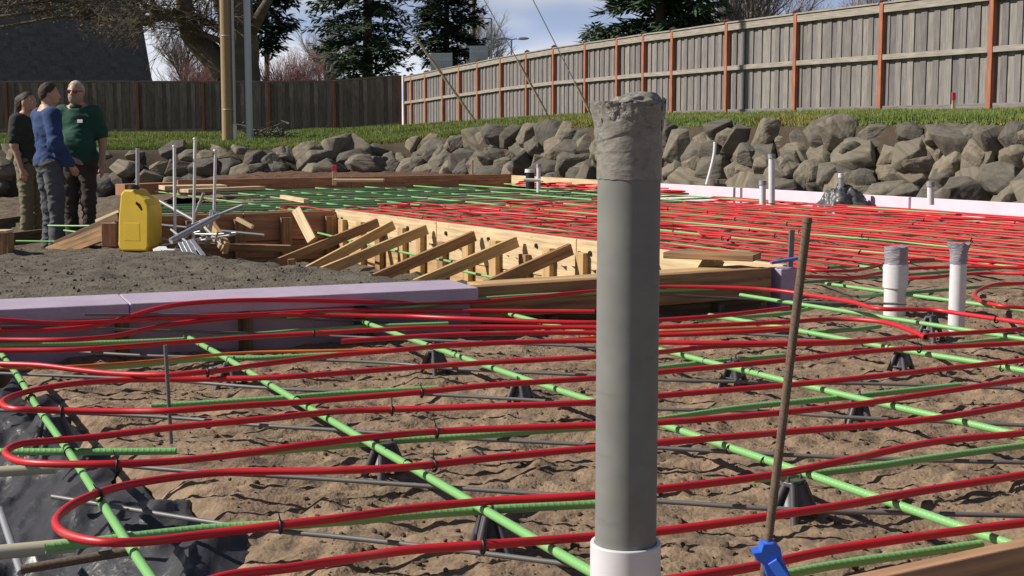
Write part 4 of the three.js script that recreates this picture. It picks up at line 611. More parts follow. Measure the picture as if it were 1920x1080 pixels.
// the far field: tubes run along the slab in long pairs, bars cross beneath
{
  let b = 4.52, k = 0;
  while (b < 9.4) {
    const p0 = 5.2 + rr(-0.15, 0.15) + (b > 5.4 ? -0.45 : 0) + (b > 6.2 ? -0.4 : 0) + (b > 7.6 ? -0.9 : 0), p1 = (b < 6.5 ? 11.9 : 11.4) + rr(-0.5, 0.4), w = rr(0.19, 0.24), pts = [], wob = rr(0, 9);
    for (let i = 0; i <= 12; i++) { const p = lerp(p0 - (k % 2 ? 1 : 0) * 0.0, p1 - 0.1, i / 12); pts.push(slab(p, b + 0.045 * noise(p * 0.9 + wob, b * 3, 1), 0.004 * Math.sin(i * 2.1) + 0.008 * noise(p, b, 5))); }
    pts.push(slab(p1, b + w * 0.5, 0.006)); pts.splice(pts.length - 1, 0, slab(p1 - 0.03, b + w * 0.15, 0.006));
    for (let i = 12; i >= 0; i--) { const p = lerp(p0, p1 - 0.1, i / 12); pts.push(slab(p, b + w + 0.045 * noise(p * 0.9 + wob, b * 3 + 2, 1), 0.004 * Math.sin(i * 1.7))); }
    const m = single('heating_tube', tubeThrough(pts, 0.0070, 5, 6), mats.red, 'red heating tube looping along the far half of the slab', 'heating tube', 'red tubes covering the far half of the slab');
    for (let i = 0; i < 3; i++) { const j = 1 + Math.floor(rnd() * 10); tie(m, pts[j], pts[j + 1].clone().sub(pts[j])); }
    b += w + rr(0.18, 0.25); k++;
  }
  // stray crossing tubes that wander over the others
  for (let i = 0; i < 7; i++) { const bb = rr(5.3, 9), p = rr(6, 10.5), pts = []; for (let j = 0; j < 7; j++) pts.push(slab(p + rr(-0.08, 0.08) + j * 0.22, bb + j * rr(0.04, 0.16) * (i % 2 ? 1 : -1), 0.02 + 0.008 * (j % 2))); single('heating_tube', tubeThrough(pts, 0.0085, 6, 6), mats.red, 'stray red tube wandering across the others on the far slab', 'heating tube', 'stray red tubes on the far slab'); }
  // second red patch along the far right edge
  for (let i = 0; i < 5; i++) { const p0 = 12.4 + i * 0.62, pts = []; for (let j = 0; j < 26; j++) { const a = j / 25 * 6.28 * 2.2; pts.push(slab(p0 + 0.42 * Math.cos(a) * (1 - j * 0.012), 9.1 - 0.03 * i + 0.22 * Math.sin(a) * (1 - j * 0.01), 0.008 + j * 0.0022)); } single('tube_coil', tubeThrough(pts, 0.009, 4, 6), mats.red, 'loose coil of red tubing near the pale edge at the far right side', 'tube coil', 'coils of red tubing by the slab edge'); }
  // lengthwise green bars of the far slab
  for (let i = 0; i < 8; i++) { const bb = 4.62 + 0.68 * i; const pts = []; for (let j = 0; j <= 10; j++) pts.push(slab(lerp(4.2 + (bb < 5.6 ? 0.95 : bb > 7 ? -1.0 : 0), 16.4, j / 10), bb + rr(-0.012, 0.012), -0.018)); bar('green_bar', 'green bar running lengthwise over the far half of the slab', 'rebar', pts, GR, mats.green, 'lengthwise green bars on the far slab'); }
  [[3.92, 1.7, 4.75], [4.56, 1.7, 4.9]].forEach(([bb, p0, p1], i) => bar('green_bar', ['green bar reaching the right edge just above the tubes with hook end', 'green bar ending at the pit corner beside the foam block'][i], 'rebar', [slab(p0, bb, -0.02), slab((p0 + p1) / 2, bb + 0.01, -0.02), slab(p1, bb, -0.02)], GR, mats.green));
  [[5.2, 1.9], [5.85, 2.2], [6.5, 2.4], [7.2, 2.6]].forEach(([bb, p0]) => bar('green_bar', 'green bar in the open stretch by the two white stubs', 'rebar', [slab(p0, bb, -0.02), slab(3.2, bb + 0.01, -0.02), slab(4.25, bb, -0.02)], GR, mats.green, 'green bars by the white stubs'));
  // crosswise bars
  for (let i = 0; i < 22; i++) { const p = 4.55 + 0.5 * i + rr(-0.06, 0.06), b0 = p < 5.1 ? 4.4 : p < 10.45 ? 4.48 : p < 13.2 ? 3.3 : 5.0; bar('green_bar', 'green bar lying crosswise on the far half of the slab', 'rebar', [slab(p, b0, -0.034), slab(p + 0.01, (b0 + 9.6) / 2, -0.034), slab(p, 9.6, -0.034)], GR, mats.greenDull, 'crosswise green bars on the far slab'); }
  // bundles of green bars laid closely on the bare far part
  for (let i = 0; i < 12; i++) { const p = 11.7 + 0.38 * i + rr(-0.07, 0.07), b0 = (p < 13.2 ? 3.4 : 5.0) + rr(0, 0.7), b1 = b0 + rr(1.6, 3.6); bar('green_bar', 'green bar in the dense mat on the far end of the slab', 'rebar', [slab(p, b0, -0.012), slab(p + rr(-0.05, 0.05), (b0 + b1) / 2, -0.012), slab(p + rr(-0.08, 0.08), Math.min(9.5, b1), -0.012)], 0.0085, i % 3 ? mats.greenDull : mats.green, 'mat of green bars at the far end'); }
  // green rods across the pit
  const rod2 = (a, b, l) => bar('green_bar', l, 'rebar', [a, a.clone().lerp(b, 0.5).add(V(0, -0.01, 0)), b], 0.0085, mats.green);
  rod2(slab(10.2, 4.15, -0.1), slab(7.8, 4.08, -0.13), 'green bar hung along the sunlit form wall, farther length'); rod2(slab(7.6, 4.05, -0.17), slab(5.3, 4.1, -0.19), 'green bar hung along the sunlit form wall, nearer length');
  rod2(atDepth(30, 452, 12.4), atDepth(215, 449, 12.2), 'green bar behind the legs of the people, upper'); rod2(atDepth(90, 423, 13.4), atDepth(230, 420, 13), 'green bar between the two men at knee height'); rod2(atDepth(120, 432, 13), atDepth(235, 441, 12.4), 'green bar left of the can at its mid height');
}
// rebar chairs: one built, the others cloned
{
  const proto = new THREE.Group();
  const saddle = new RoundedBoxGeometry(0.052, 0.012, 0.026, 2, 0.004); saddle.translate(0, 0.094, 0);
  const add = (n, g) => { const m = shade(new THREE.Mesh(g, mats.chair)); m.name = n; proto.add(m); };
  add('saddle', merge([saddle, rod(V(-0.022, 0.098, 0.0), V(-0.022, 0.112, 0), 0.004, 0.003, 6), rod(V(0.022, 0.098, 0), V(0.022, 0.112, 0), 0.004, 0.003, 6)]));
  for (const [sx, sz] of [[-1, -1], [1, -1], [-1, 1], [1, 1]]) add('leg', merge([rod(V(sx * 0.018, 0.095, sz * 0.009), V(sx * 0.046, 0.0, sz * 0.035), 0.008, 0.010, 7), new THREE.CylinderGeometry(0.012, 0.014, 0.006, 10).translate(sx * 0.046, 0.002, sz * 0.035)]));
  add('plate', (() => { const q = new THREE.CylinderGeometry(0.022, 0.040, 0.045, 4, 1, true); q.rotateY(Math.PI / 4); q.translate(0, 0.070, 0); return q; })());
  add('web', merge([rod(V(-0.034, 0.045, -0.022), V(0.034, 0.045, -0.022), 0.004), rod(V(-0.034, 0.045, 0.022), V(0.034, 0.045, 0.022), 0.004), rod(V(-0.034, 0.045, -0.022), V(-0.034, 0.045, 0.022), 0.004), rod(V(0.034, 0.045, -0.022), V(0.034, 0.045, 0.022), 0.004)]));
  const spots = [[920, 955, 'second green bar, nearest the camera'], [722, 832, 'second green bar, second from the camera'], [975, 712, 'third green bar just left of the grey pipe'], [815, 655, 'third green bar, farther from the pipe'], [682, 606, 'third green bar near the foam'], [1490, 902, 'third green bar, right of the rusty stake'], [1375, 676, 'fourth green bar left of the rusty stake'], [1612, 744, 'fourth green bar right of the rusty stake'], [1690, 656, 'fifth green bar near the right edge'], [100, 782, 'leftmost green bar over the plastic'], [433, 678, 'second green bar near the drooping tube'], [1745, 592, 'green bar in front of the tall white stub']];
  spots.forEach(([px, py, w], i) => { const q = onPlane(px, py, -0.03), c = i ? proto.clone() : proto; c.name = numbered('rebar_chair'); c.position.set(q.x, -0.03 - 0.098, q.z); c.rotation.y = SLAB_TURN + Math.PI / 2 + rr(-0.4, 0.4); tag(c, `dark plastic rebar chair under the ${w}`, 'rebar chair', 'rebar chairs holding up the bars'); scene.add(c); });
}

// ------------------------------------------------------------------ black plastic in the trench at the left
{
  const g = grid(170, 150, (u, v) => { const p = lerp(1.5, 4.76, v); const edge = 0.87 + 0.14 * fbm(p * 2.2, 3, 1, 3) + 0.05 * noise(p * 7, 1, 3); const b = lerp(-0.9, edge, u), q = slab(p, b); const r = ridged(q.x * 3.0 + 2 + 0.3 * noise(q.x * 4, q.z * 4, 2), q.z * 2.2 + q.x * 1.2, 3); let y = -0.112 + trench(b) * 1.04 + 0.085 * Math.pow(Math.max(0, r), 2.2) * (1 - 0.4 * sstep(0.7, 0.95, b)) + 0.014 * ridged(q.x * 11, q.z * 9, 2) + 0.008; if (u > 0.95) y -= 0.045 * (u - 0.95) / 0.05; q.y = Math.min(y, -0.062); return q; });
  single('plastic_sheet', g, mats.plastic, 'crumpled black plastic sheet lining the trench at lower left', 'plastic sheet');
}

// ------------------------------------------------------------------ the grey pipe in front
{
  const d = 1.965, c = atDepth(1176, 700, d), X = c.x, Z = c.z, t = thing('grey_pipe', 'upright grey plastic pipe with taped top, in the foreground', 'pipe', V(X, -0.16, Z));
  const cyl = (r0, r1, y0, y1, seg = 128) => { const g = new THREE.CylinderGeometry(r1, r0, y1 - y0, seg, 1, true); g.translate(X, (y0 + y1) / 2, Z); return g; };
  const pp = []; for (let i = 0; i <= 24; i++) pp.push(new THREE.Vector2(0.0445, -0.16 + 0.885 * i / 24)); pp.push(new THREE.Vector2(0.0395, 0.725), new THREE.Vector2(0.0395, -0.16)); const pg = new THREE.LatheGeometry(pp, 96); pg.translate(X, 0, Z); part('pipe', pg, mats.pvcGrey, t);
  const prof = [[0.0455, 0.105], [0.0505, 0.1055], [0.0515, 0.103], [0.0515, 0.0], [0.049, -0.01], [0.049, -0.2]].map(a => new THREE.Vector2(...a)); const cg = new THREE.LatheGeometry(prof.reverse(), 48); cg.translate(X, 0, Z); part('coupling', cg, mats.pvcWhite, t);
  // duct tape: wrapped sleeve with a slanting lap, and a crumpled gathered top
  const n = 96, mrows = 60, pos = [], uv = [], idx = [];
  for (let j = 0; j <= mrows; j++) for (let i = 0; i <= n; i++) {
    const a = i / n * 2 * Math.PI, v = j / mrows, y0 = 0.632 + 0.004 * noise(Math.cos(a) * 3, Math.sin(a) * 3, 1), y = lerp(y0, 0.738, v), ca = Math.cos(a), sa = Math.sin(a);
    const lap = (y - 0.70 - 0.016 * ca) > 0 ? 0.0014 : 0, band = (y - 0.667 - 0.004 * sa) > 0 ? 0.0006 : 0;
    const wr = (0.0009 + 0.0014 * sstep(0.69, 0.71, y)) * Math.max(0, ridged(ca * 2.2 + y * 16, sa * 2.2 + y * 30, 3) - 0.35), top = sstep(0.70, 0.738, y);
    let r = 0.0455 + lap + band + wr + top * (-0.001 + 0.0065 * fbm(ca * 4, sa * 4, y * 40, 4) + 0.0045 * Math.max(0, noise(ca * 2.4 + 3, sa * 2.4, y * 14)));
    r += top * 0.0035 * Math.sin(a * 11 + 4 * noise(ca * 2, sa * 2, y * 20)) * (0.4 + noise(ca * 1.5, sa * 1.5, 9));
    const yy = y + top * 0.020 * fbm(ca * 3, sa * 3, 7, 3);
    pos.push(X + ca * r, yy, Z + sa * r); uv.push(i / n * 2, v);
  }
  for (let j = 0; j < mrows; j++) for (let i = 0; i < n; i++) { const a = j * (n + 1) + i, b = a + 1, c2 = a + n + 1, e = c2 + 1; idx.push(a, c2, b, b, c2, e); }
  const g = new THREE.BufferGeometry(); g.setAttribute('position', new THREE.Float32BufferAttribute(pos, 3)); g.setAttribute('uv', new THREE.Float32BufferAttribute(uv, 2)); g.setIndex(idx); g.computeVertexNormals(); part('tape_wrap', g, mats.duct, t);
  const top = new THREE.SphereGeometry(1, 72, 40), tp = top.attributes.position; for (let i = 0; i < tp.count; i++) { const x = tp.getX(i), y = tp.getY(i), z = tp.getZ(i), k = 1 + 0.30 * fbm(x * 2.6, y * 2.6 + 4, z * 2.6, 5) + 0.14 * Math.max(0, ridged(x * 2.4 + z, y * 3 - z, 3) - 0.3); tp.setXYZ(i, X + 0.005 + x * 0.040 * k, 0.735 + y * 0.018 * k * (1 + 0.4 * x), Z + z * 0.040 * k); } top.computeVertexNormals(); part('tape_crumple', top, mats.duct, t);
  const flap = (a0, a1, y0, y1, out, lift) => { const g2 = new THREE.PlaneGeometry(1, 1, 16, 10), p2 = g2.attributes.position; for (let i = 0; i < p2.count; i++) { const u = p2.getX(i) + 0.5, v = p2.getY(i) + 0.5, a = lerp(a0, a1, u), e = out * Math.pow(v, 1.3) * Math.sin(u * 3.0 + 0.1) + 0.003 * noise(u * 5, v * 5, a0 * 3), r = 0.0475 + e; p2.setXYZ(i, X + Math.cos(a) * r, lerp(y0, y1, v) - lift * v * u + 0.003 * noise(u * 6, v * 6, 3), Z + Math.sin(a) * r); } g2.computeVertexNormals(); part('tape_flap', g2, mats.duct, t); };
  flap(2.55, 3.45, 0.69, 0.741, 0.0105, 0.0); flap(1.95, 2.5, 0.71, 0.742, 0.006, 0.008); flap(-0.4, 0.4, 0.70, 0.744, 0.005, -0.002); flap(0.5, 1.25, 0.705, 0.742, 0.006, 0.01); flap(1.2, 1.9, 0.71, 0.738, 0.004, 0.0);
}
// rusty stake with a blue clip
{
  const d = 1.88, a = atDepth(1400, 1345, d), b = atDepth(1514, 412, d), k = atDepth(1443, 1040, d), t = thing('rusty_stake', 'rusty steel stake with blue clip, right of the grey pipe', 'stake', V(a.x, -0.12, a.z));
  part('stake', rod(a, b, 0.0060, 0.0060, 14), mats.rust, t); part('tip', rod(b.clone().addScaledVector(b.clone().sub(a).normalize(), -0.004), b.clone().addScaledVector(b.clone().sub(a).normalize(), 0.003), 0.0072, 0.006, 14), mats.rust, t);
  const ribs = []; const dir = b.clone().sub(a).normalize(); for (let i = 0; i < 46; i++) { const r = new THREE.TorusGeometry(0.0061, 0.0007, 4, 12); r.applyQuaternion(new THREE.Quaternion().setFromUnitVectors(V(0, 0, 1), dir.clone().add(V(0.25, 0, 0)).normalize())); const q = a.clone().lerp(b, 0.3 + i * 0.0155); r.translate(q.x, q.y, q.z); ribs.push(r); } part('ribs', merge(ribs), mats.rust, t);
  const c = thing('blue_clip', 'bright blue plastic clip on the foot of the rusty stake', 'clip', k.clone().add(V(0, -0.04, 0)));
  const P = (x, y, dz) => atDepth(x, y, d + dz);
  const arm = new THREE.Shape([[1414, 1038], [1420, 1050], [1432, 1056], [1442, 1090], [1490, 1096], [1466, 1050], [1462, 1030], [1450, 1020], [1432, 1022], [1428, 1036]].map(([x, y]) => { const q = P(x, y, -0.012); return new THREE.Vector2(q.x, q.y); }));
  const ag = new THREE.ExtrudeGeometry(arm, { depth: 0.022, bevelSize: 0.0015, bevelThickness: 0.002, bevelSegments: 2 }); ag.translate(0, 0, -d - 0.011); part('body', ag, mats.blue, c);
  part('collar', rod(P(1440, 1034, 0), P(1443, 1014, 0), 0.0115, 0.0095, 18), mats.blue, c); part('wedge', plank(P(1448, 1052, -0.014), P(1482, 1100, -0.02), 0.006, 0.015), mats.blue, c);
}
single('grey_stake', merge([rod(onPlane(321, 832, -0.11), onPlane(321, 832, -0.11).add(V(-0.008, 0.26, 0)), 0.0052, 0.0052, 10), new THREE.TorusGeometry(0.008, 0.003, 6, 14).rotateX(Math.PI / 2).translate(onPlane(321, 832).x - 0.006, 0.09, onPlane(321, 832, -0.11).z)]), mats.steel, 'thin grey upright stake among the red loops at left', 'stake');

// ------------------------------------------------------------------ pipe stubs on the slab
function stub(label, px, yBase, yTop, w, capFrac, opt = {}) {
  const q = onPlane(px, yBase, -0.03), dep = -q.z, top = atDepth(px, yTop, dep).y, r = w / 2 * dep / F, t = thing('pipe_stub', label, 'pipe stub', V(q.x, -0.12, q.z), 'pipe stubs standing on the slab'), yc = lerp(top, 0, capFrac);
  part('pipe', rod(V(q.x, -0.14, q.z), V(q.x + (opt.lean || 0), yc + 0.01, q.z), r * 0.93, r * 0.93, 20), opt.mat || mats.pvcWhite, t);
  if (opt.coupling) { const g = new THREE.CylinderGeometry(r * 1.06, r * 1.06, 0.10, 24); g.translate(q.x, yc - 0.055, q.z); part('coupling', g, mats.pvcWhite, t); }
  const g = new THREE.CylinderGeometry(r, r * 0.97, top - yc, 26, 14), p = g.attributes.position; for (let i = 0; i < p.count; i++) { const x = p.getX(i), y = p.getY(i) / (top - yc) + 0.5, z = p.getZ(i), a = Math.atan2(z, x), k = 1 + (opt.flare || 0) * sstep(0.55, 1, y) * (0.5 + 0.9 * Math.abs(Math.cos(a))) + 0.12 * fbm(Math.cos(a) * 2 + px, y * 4, Math.sin(a) * 2, 3); p.setXYZ(i, x * k, p.getY(i) + 0.012 * y * noise(Math.cos(a) * 2, Math.sin(a) * 2 + px, 3), z * k * (1 - (opt.pinch || 0) * sstep(0.5, 1, y))); }
  g.computeVertexNormals(); g.translate(q.x + (opt.lean || 0), (top + yc) / 2, q.z); part('tape_cap', g, mats.ductGrey, t); return t;
}
stub('wide white pipe stub with grey taped cap, left of the slim one', 1678, 556, 462, 44, 0.40, { coupling: true });
stub('slim white pipe stub with flared grey tape top near right edge', 1794, 582, 456, 33, 0.34, { flare: 0.28, pinch: 0.4 });
{
  const st = (label, px, y0, y1, w, mat, tilt = 0, dep = 0) => { const a = dep ? atDepth(px, y0, dep) : onPlane(px, y0, -0.05), b = atDepth(px + tilt, y1, -a.z), r = w / 2 * -a.z / F, t = thing('pipe_stub', label, 'pipe stub', V(a.x, -0.08, a.z), 'pipe stubs standing on the slab'); part('pipe', rod(a, b, r, r, 14), mat, t); part('cap', rod(b.clone().add(V(0, -0.035, 0)), b.clone().add(V(0, 0.006, 0)), r * 1.22, r * 1.15, 14), mat === mats.pvcWhite ? mats.ductGrey : mats.pvcWhite, t); return t; };
  st('tall grey-white pipe stub at the far slab edge beside a short one', 1447, 390, 290, 12, mats.pvcWhite); st('short white pipe stub left of the tall far one', 1430, 392, 340, 12, mats.pvcWhite); st('grey pipe stub poking out of the dark plastic heap', 1577, 372, 326, 9, mats.galv, 0, 13.3); st('short white stub with dark tape against the pale foam strip', 1745, 384, 342, 13, mats.pvcWhite, 0, 11.6);
  st('slim white pipe stub beside the black taped one, left of the grey pipe', 1010, 362, 308, 8, mats.pvcWhite); st('black taped pipe stub left of the grey pipe at the far edge', 994, 360, 318, 17, mats.black);
  single('cross_pipe', rod(atDepth(982, 337, 16.6), atDepth(1014, 338, 16.6), 0.02, 0.02, 10), mats.pvcWhite, 'short level white pipe joining the two far stubs', 'pipe');
  // curved white conduit at the far edge
  const c = atDepth(1325, 346, 15.1), dz = -c.z; single('white_conduit', tubeThrough([c, atDepth(1332, 320, dz), atDepth(1339, 290, dz), atDepth(1341, 266, dz)], 0.018, 8, 10), mats.white, 'curved white conduit rising in front of the boulders', 'conduit');
  // heap of dark plastic over a stub
  const h = onPlane(1580, 392, -0.05), g = new THREE.SphereGeometry(1, 60, 36, 0, 6.2832, 0, 1.75), p = g.attributes.position; for (let i = 0; i < p.count; i++) { const x = p.getX(i), y = p.getY(i), z = p.getZ(i), k = 1 + 0.35 * fbm(x * 2.2, y * 2.2 + 3, z * 2.2, 4) + 0.2 * Math.max(0, ridged(x * 2.5, z * 2.5 + y * 2, 3) - 0.3); const pk = 1 - 0.45 * Math.max(0, y); p.setXYZ(i, h.x + x * 0.255 * k * pk, h.y + y * 0.22 * k, h.z + z * 0.2 * k * pk); } g.computeVertexNormals(); single('plastic_heap', g, mats.bag, 'crumpled dark grey plastic heap on the red tubes at the far right', 'plastic sheet');
  // stakes
  const stake = (label, px, y0, y1, w, gy, dep, tip) => { const a = gy == null ? atDepth(px, y0, dep) : onPlane(px, y0, gy), b = atDepth(px, y1, -a.z), r = w * -a.z / F, t = thing('survey_stake', label, 'survey stake', a.clone()); part('stake', plank(a.clone().add(V(0, -0.05, 0)), b, r, r * 0.5, V(0, 0, 1)), mats.lumberPale, t); if (tip) part('painted_tip', plank(b.clone().lerp(a, 0.32).add(V(0, 0, 0.004)), b.clone().add(V(0, 0.012, 0.004)), r * 1.15, r * 0.7, V(0, 0, 1)), mats.pink, t); };
  stake('white survey stake with red tip at the far slab edge', 627, 340, 311, 7, 0.05, 0, true); stake('survey stake with pink top on the bank under the right fence', 1788, 214, 175, 6, null, 19.5, true); stake('thin pale lath leaning on the bank left of the black stub', 886, 332, 300, 4, 0.05, 0, false);
}

// ------------------------------------------------------------------ yellow can, rods heap
{
  const d = 10.1, base = atDepth(264, 469, d); base.y = Math.min(base.y, pitH(base.x, -d) + 0.01);
  const t = thing('fuel_can', 'yellow plastic fuel can with black cap on the gravel', 'fuel can', base), k = d / F;
  const P = (x, y) => new THREE.Vector2((x - 264) * k * 0.84, (469 - y) * k);
  const s = new THREE.Shape([P(231, 466), P(229, 460), P(232, 410), P(239, 368), P(245, 362), P(264, 362), P(272, 369), P(292, 378), P(299, 388), P(300, 400), P(297, 462), P(293, 468), P(236, 469)]);
  const hole = new THREE.Path([P(274, 379), P(284, 384), P(290, 394), P(286, 397), P(278, 388), P(272, 384)]); s.holes.push(hole);
  const g = new THREE.ExtrudeGeometry(s, { depth: 0.15, bevelSize: 0.016, bevelThickness: 0.022, bevelSegments: 4, curveSegments: 8 }); g.translate(0, 0.0, -0.075); g.rotateY(-0.28); g.translate(base.x, base.y + 0.012, base.z); part('body', g, mats.yellow, t);
  const lab = new RoundedBoxGeometry(0.13, 0.13, 0.004, 2, 0.002); lab.translate(-0.01, 0.14, 0.0965); lab.rotateY(-0.28); lab.translate(base.x, base.y, base.z); part('raised_panel', lab, mats.yellow, t);
  const cp = (x, y) => V(base.x + (x - 264) * k, base.y + (469 - y) * k, base.z); part('neck', rod(cp(255, 366), cp(255, 357), 0.035, 0.033, 18), mats.black, t); part('cap', rod(cp(255, 359), cp(254, 347), 0.043, 0.036, 18), mats.black, t);
}
{
  const d = 10.15, A = (x, y, e = 0) => atDepth(x, y, d + e);
  const up = [[328, 392, 327, 272, 'upright pale metal rod, leftmost of three in the pit'], [362, 418, 366, 258, 'upright pale metal rod, tallest and middle of three in the pit'], [400, 400, 404, 280, 'upright pale metal rod, rightmost of three in the pit']];
  for (const [x0, y0, x1, y1, l] of up) single('metal_rod', merge([rod(A(x0, y0 + 55), A(x1, y1), 0.0115, 0.0115, 10), rod(A(x1, y1 + 3), A(x1, y1), 0.017, 0.014, 10)]), mats.white, l, 'metal rod', 'upright rods in the pit');
  const cr = [[290, 372, 362, 412, 0.3, 0.014, 'grey metal rod slanting from the can to the heap centre'], [320, 452, 408, 405, -0.5, 0.022, 'thick pale rod slanting up to the right in the heap'], [350, 425, 455, 385, 0, 0.013, 'long grey rod slanting up to the right behind the thick one'], [300, 422, 495, 441, 0.2, 0.011, 'thin level grey rod passing through the heap'], [362, 415, 382, 362, 0.1, 0.012, 'short grey rod tilted right of the tallest upright'], [398, 395, 388, 462, -0.2, 0.018, 'pale square tube standing at the right of the heap']];
  for (const [x0, y0, x1, y1, e, r, l] of cr) single('metal_rod', rod(A(x0, y0, e), A(x1, y1, e * 0.4), r, r, 10), mats.galv, l, 'metal rod');
  single('metal_rod', rod(A(258, 348, 1.2), A(258, 278, 1.2), 0.016, 0.016, 10), mats.galv, 'bluish upright metal rod just behind the can cap', 'metal rod');
  const rj = mulberry(88); for (let i = 0; i < 9; i++) { const cx = 330 + rj() * 90, cy = 425 + rj() * 30, a = (rj() - 0.5) * 2.4, L = 22 + rj() * 38, e = (rj() - 0.5) * 0.25 - 0.1; single('metal_rod', rod(A(cx - Math.cos(a) * L, cy - Math.sin(a) * L * 0.7, e), A(cx + Math.cos(a) * L, cy + Math.sin(a) * L * 0.7, e - 0.1), 0.008, 0.008, 8), i % 2 ? mats.galv : mats.white, 'thin pale rod jumbled into the heap of metal rods', 'metal rod', 'thin rods jumbled in the heap'); }
  for (let i = 0; i < 4; i++) single('bracket_plate', plank(A(338 + i * 7, 455 - i * 2, -0.5), A(350 + i * 9 + (i === 3 ? 6 : 0), 481, -0.6), 0.03, 0.012, V(0.4, 0.3, 1)), mats.galv, 'small pale metal strap at the foot of the rod heap', 'metal strap', 'metal straps below the rods');
}

// ------------------------------------------------------------------ people
function netMesh(f, lo, hi, c) {       // naive surface nets of a distance field
  const n = [0, 1, 2].map(i => Math.ceil((hi[i] - lo[i]) / c) + 2), [nx, ny, nz] = n, val = new Float32Array(nx * ny * nz), id = new Int32Array(nx * ny * nz).fill(-1), pos = [], idx = [];
  const I = (i, j, k) => (k * ny + j) * nx + i;
  for (let k = 0; k < nz; k++) for (let j = 0; j < ny; j++) for (let i = 0; i < nx; i++) val[I(i, j, k)] = f(lo[0] + i * c, lo[1] + j * c, lo[2] + k * c);
  for (let k = 0; k < nz - 1; k++) for (let j = 0; j < ny - 1; j++) for (let i = 0; i < nx - 1; i++) {
    let s = 0, x = 0, y = 0, z = 0, m = 0; const v = []; for (let q = 0; q < 8; q++) { const w = val[I(i + (q & 1), j + (q >> 1 & 1), k + (q >> 2))]; v.push(w); if (w < 0) s++; }
    if (s === 0 || s === 8) continue;
    for (let a = 0; a < 8; a++) for (const bit of [1, 2, 4]) { if (a & bit) continue; const b = a | bit; if ((v[a] < 0) === (v[b] < 0)) continue; const t = v[a] / (v[a] - v[b]); x += (a & 1) + (bit === 1 ? t : 0); y += (a >> 1 & 1) + (bit === 2 ? t : 0); z += (a >> 2) + (bit === 4 ? t : 0); m++; }
    id[I(i, j, k)] = pos.length / 3; pos.push(lo[0] + (i + x / m) * c, lo[1] + (j + y / m) * c, lo[2] + (k + z / m) * c);
  }
  const q4 = (a, b, d, e, flip) => { if (a < 0 || b < 0 || d < 0 || e < 0) return; flip ? idx.push(a, d, b, a, e, d) : idx.push(a, b, d, a, d, e); };
  for (let k = 1; k < nz - 1; k++) for (let j = 1; j < ny - 1; j++) for (let i = 1; i < nx - 1; i++) {
    const a = val[I(i, j, k)] < 0;
    if (a !== val[I(i + 1, j, k)] < 0) q4(id[I(i, j - 1, k - 1)], id[I(i, j, k - 1)], id[I(i, j, k)], id[I(i, j - 1, k)], !a);
    if (a !== val[I(i, j + 1, k)] < 0) q4(id[I(i - 1, j, k - 1)], id[I(i, j, k - 1)], id[I(i, j, k)], id[I(i - 1, j, k)], a);
    if (a !== val[I(i, j, k + 1)] < 0) q4(id[I(i - 1, j - 1, k)], id[I(i, j - 1, k)], id[I(i, j, k)], id[I(i - 1, j, k)], !a);
  }
  const g = new THREE.BufferGeometry(); g.setAttribute('position', new THREE.Float32BufferAttribute(pos, 3)); g.setIndex(idx); g.computeVertexNormals();
  const uv = new Float32Array(pos.length / 3 * 2); for (let i = 0; i < uv.length / 2; i++) { uv[i * 2] = pos[i * 3] + pos[i * 3 + 2] * 0.5; uv[i * 2 + 1] = pos[i * 3 + 1]; } g.setAttribute('uv', new THREE.BufferAttribute(uv, 2)); return g;
}
const cap = (a, b, ra, rb) => { const bx = b[0] - a[0], by = b[1] - a[1], bz = b[2] - a[2], L = bx * bx + by * by + bz * bz || 1e-9; return (x, y, z) => { const px = x - a[0], py = y - a[1], pz = z - a[2], t = clamp((px * bx + py * by + pz * bz) / L), dx = px - bx * t, dy = py - by * t, dz = pz - bz * t; return Math.sqrt(dx * dx + dy * dy + dz * dz) - lerp(ra, rb, t); }; };
const ell = (c, r) => (x, y, z) => { const a = (x - c[0]) / r[0], b = (y - c[1]) / r[1], d = (z - c[2]) / r[2], k = Math.sqrt(a * a + b * b + d * d); return (k - 1) * Math.min(...r); };
const smin = (a, b, k) => { const h = Math.max(k - Math.abs(a - b), 0) / k; return Math.min(a, b) - h * h * k * 0.25; };
const uni = (list, k) => (x, y, z) => { let d = 9; for (const f of list) d = smin(d, f(x, y, z), k); return d; };
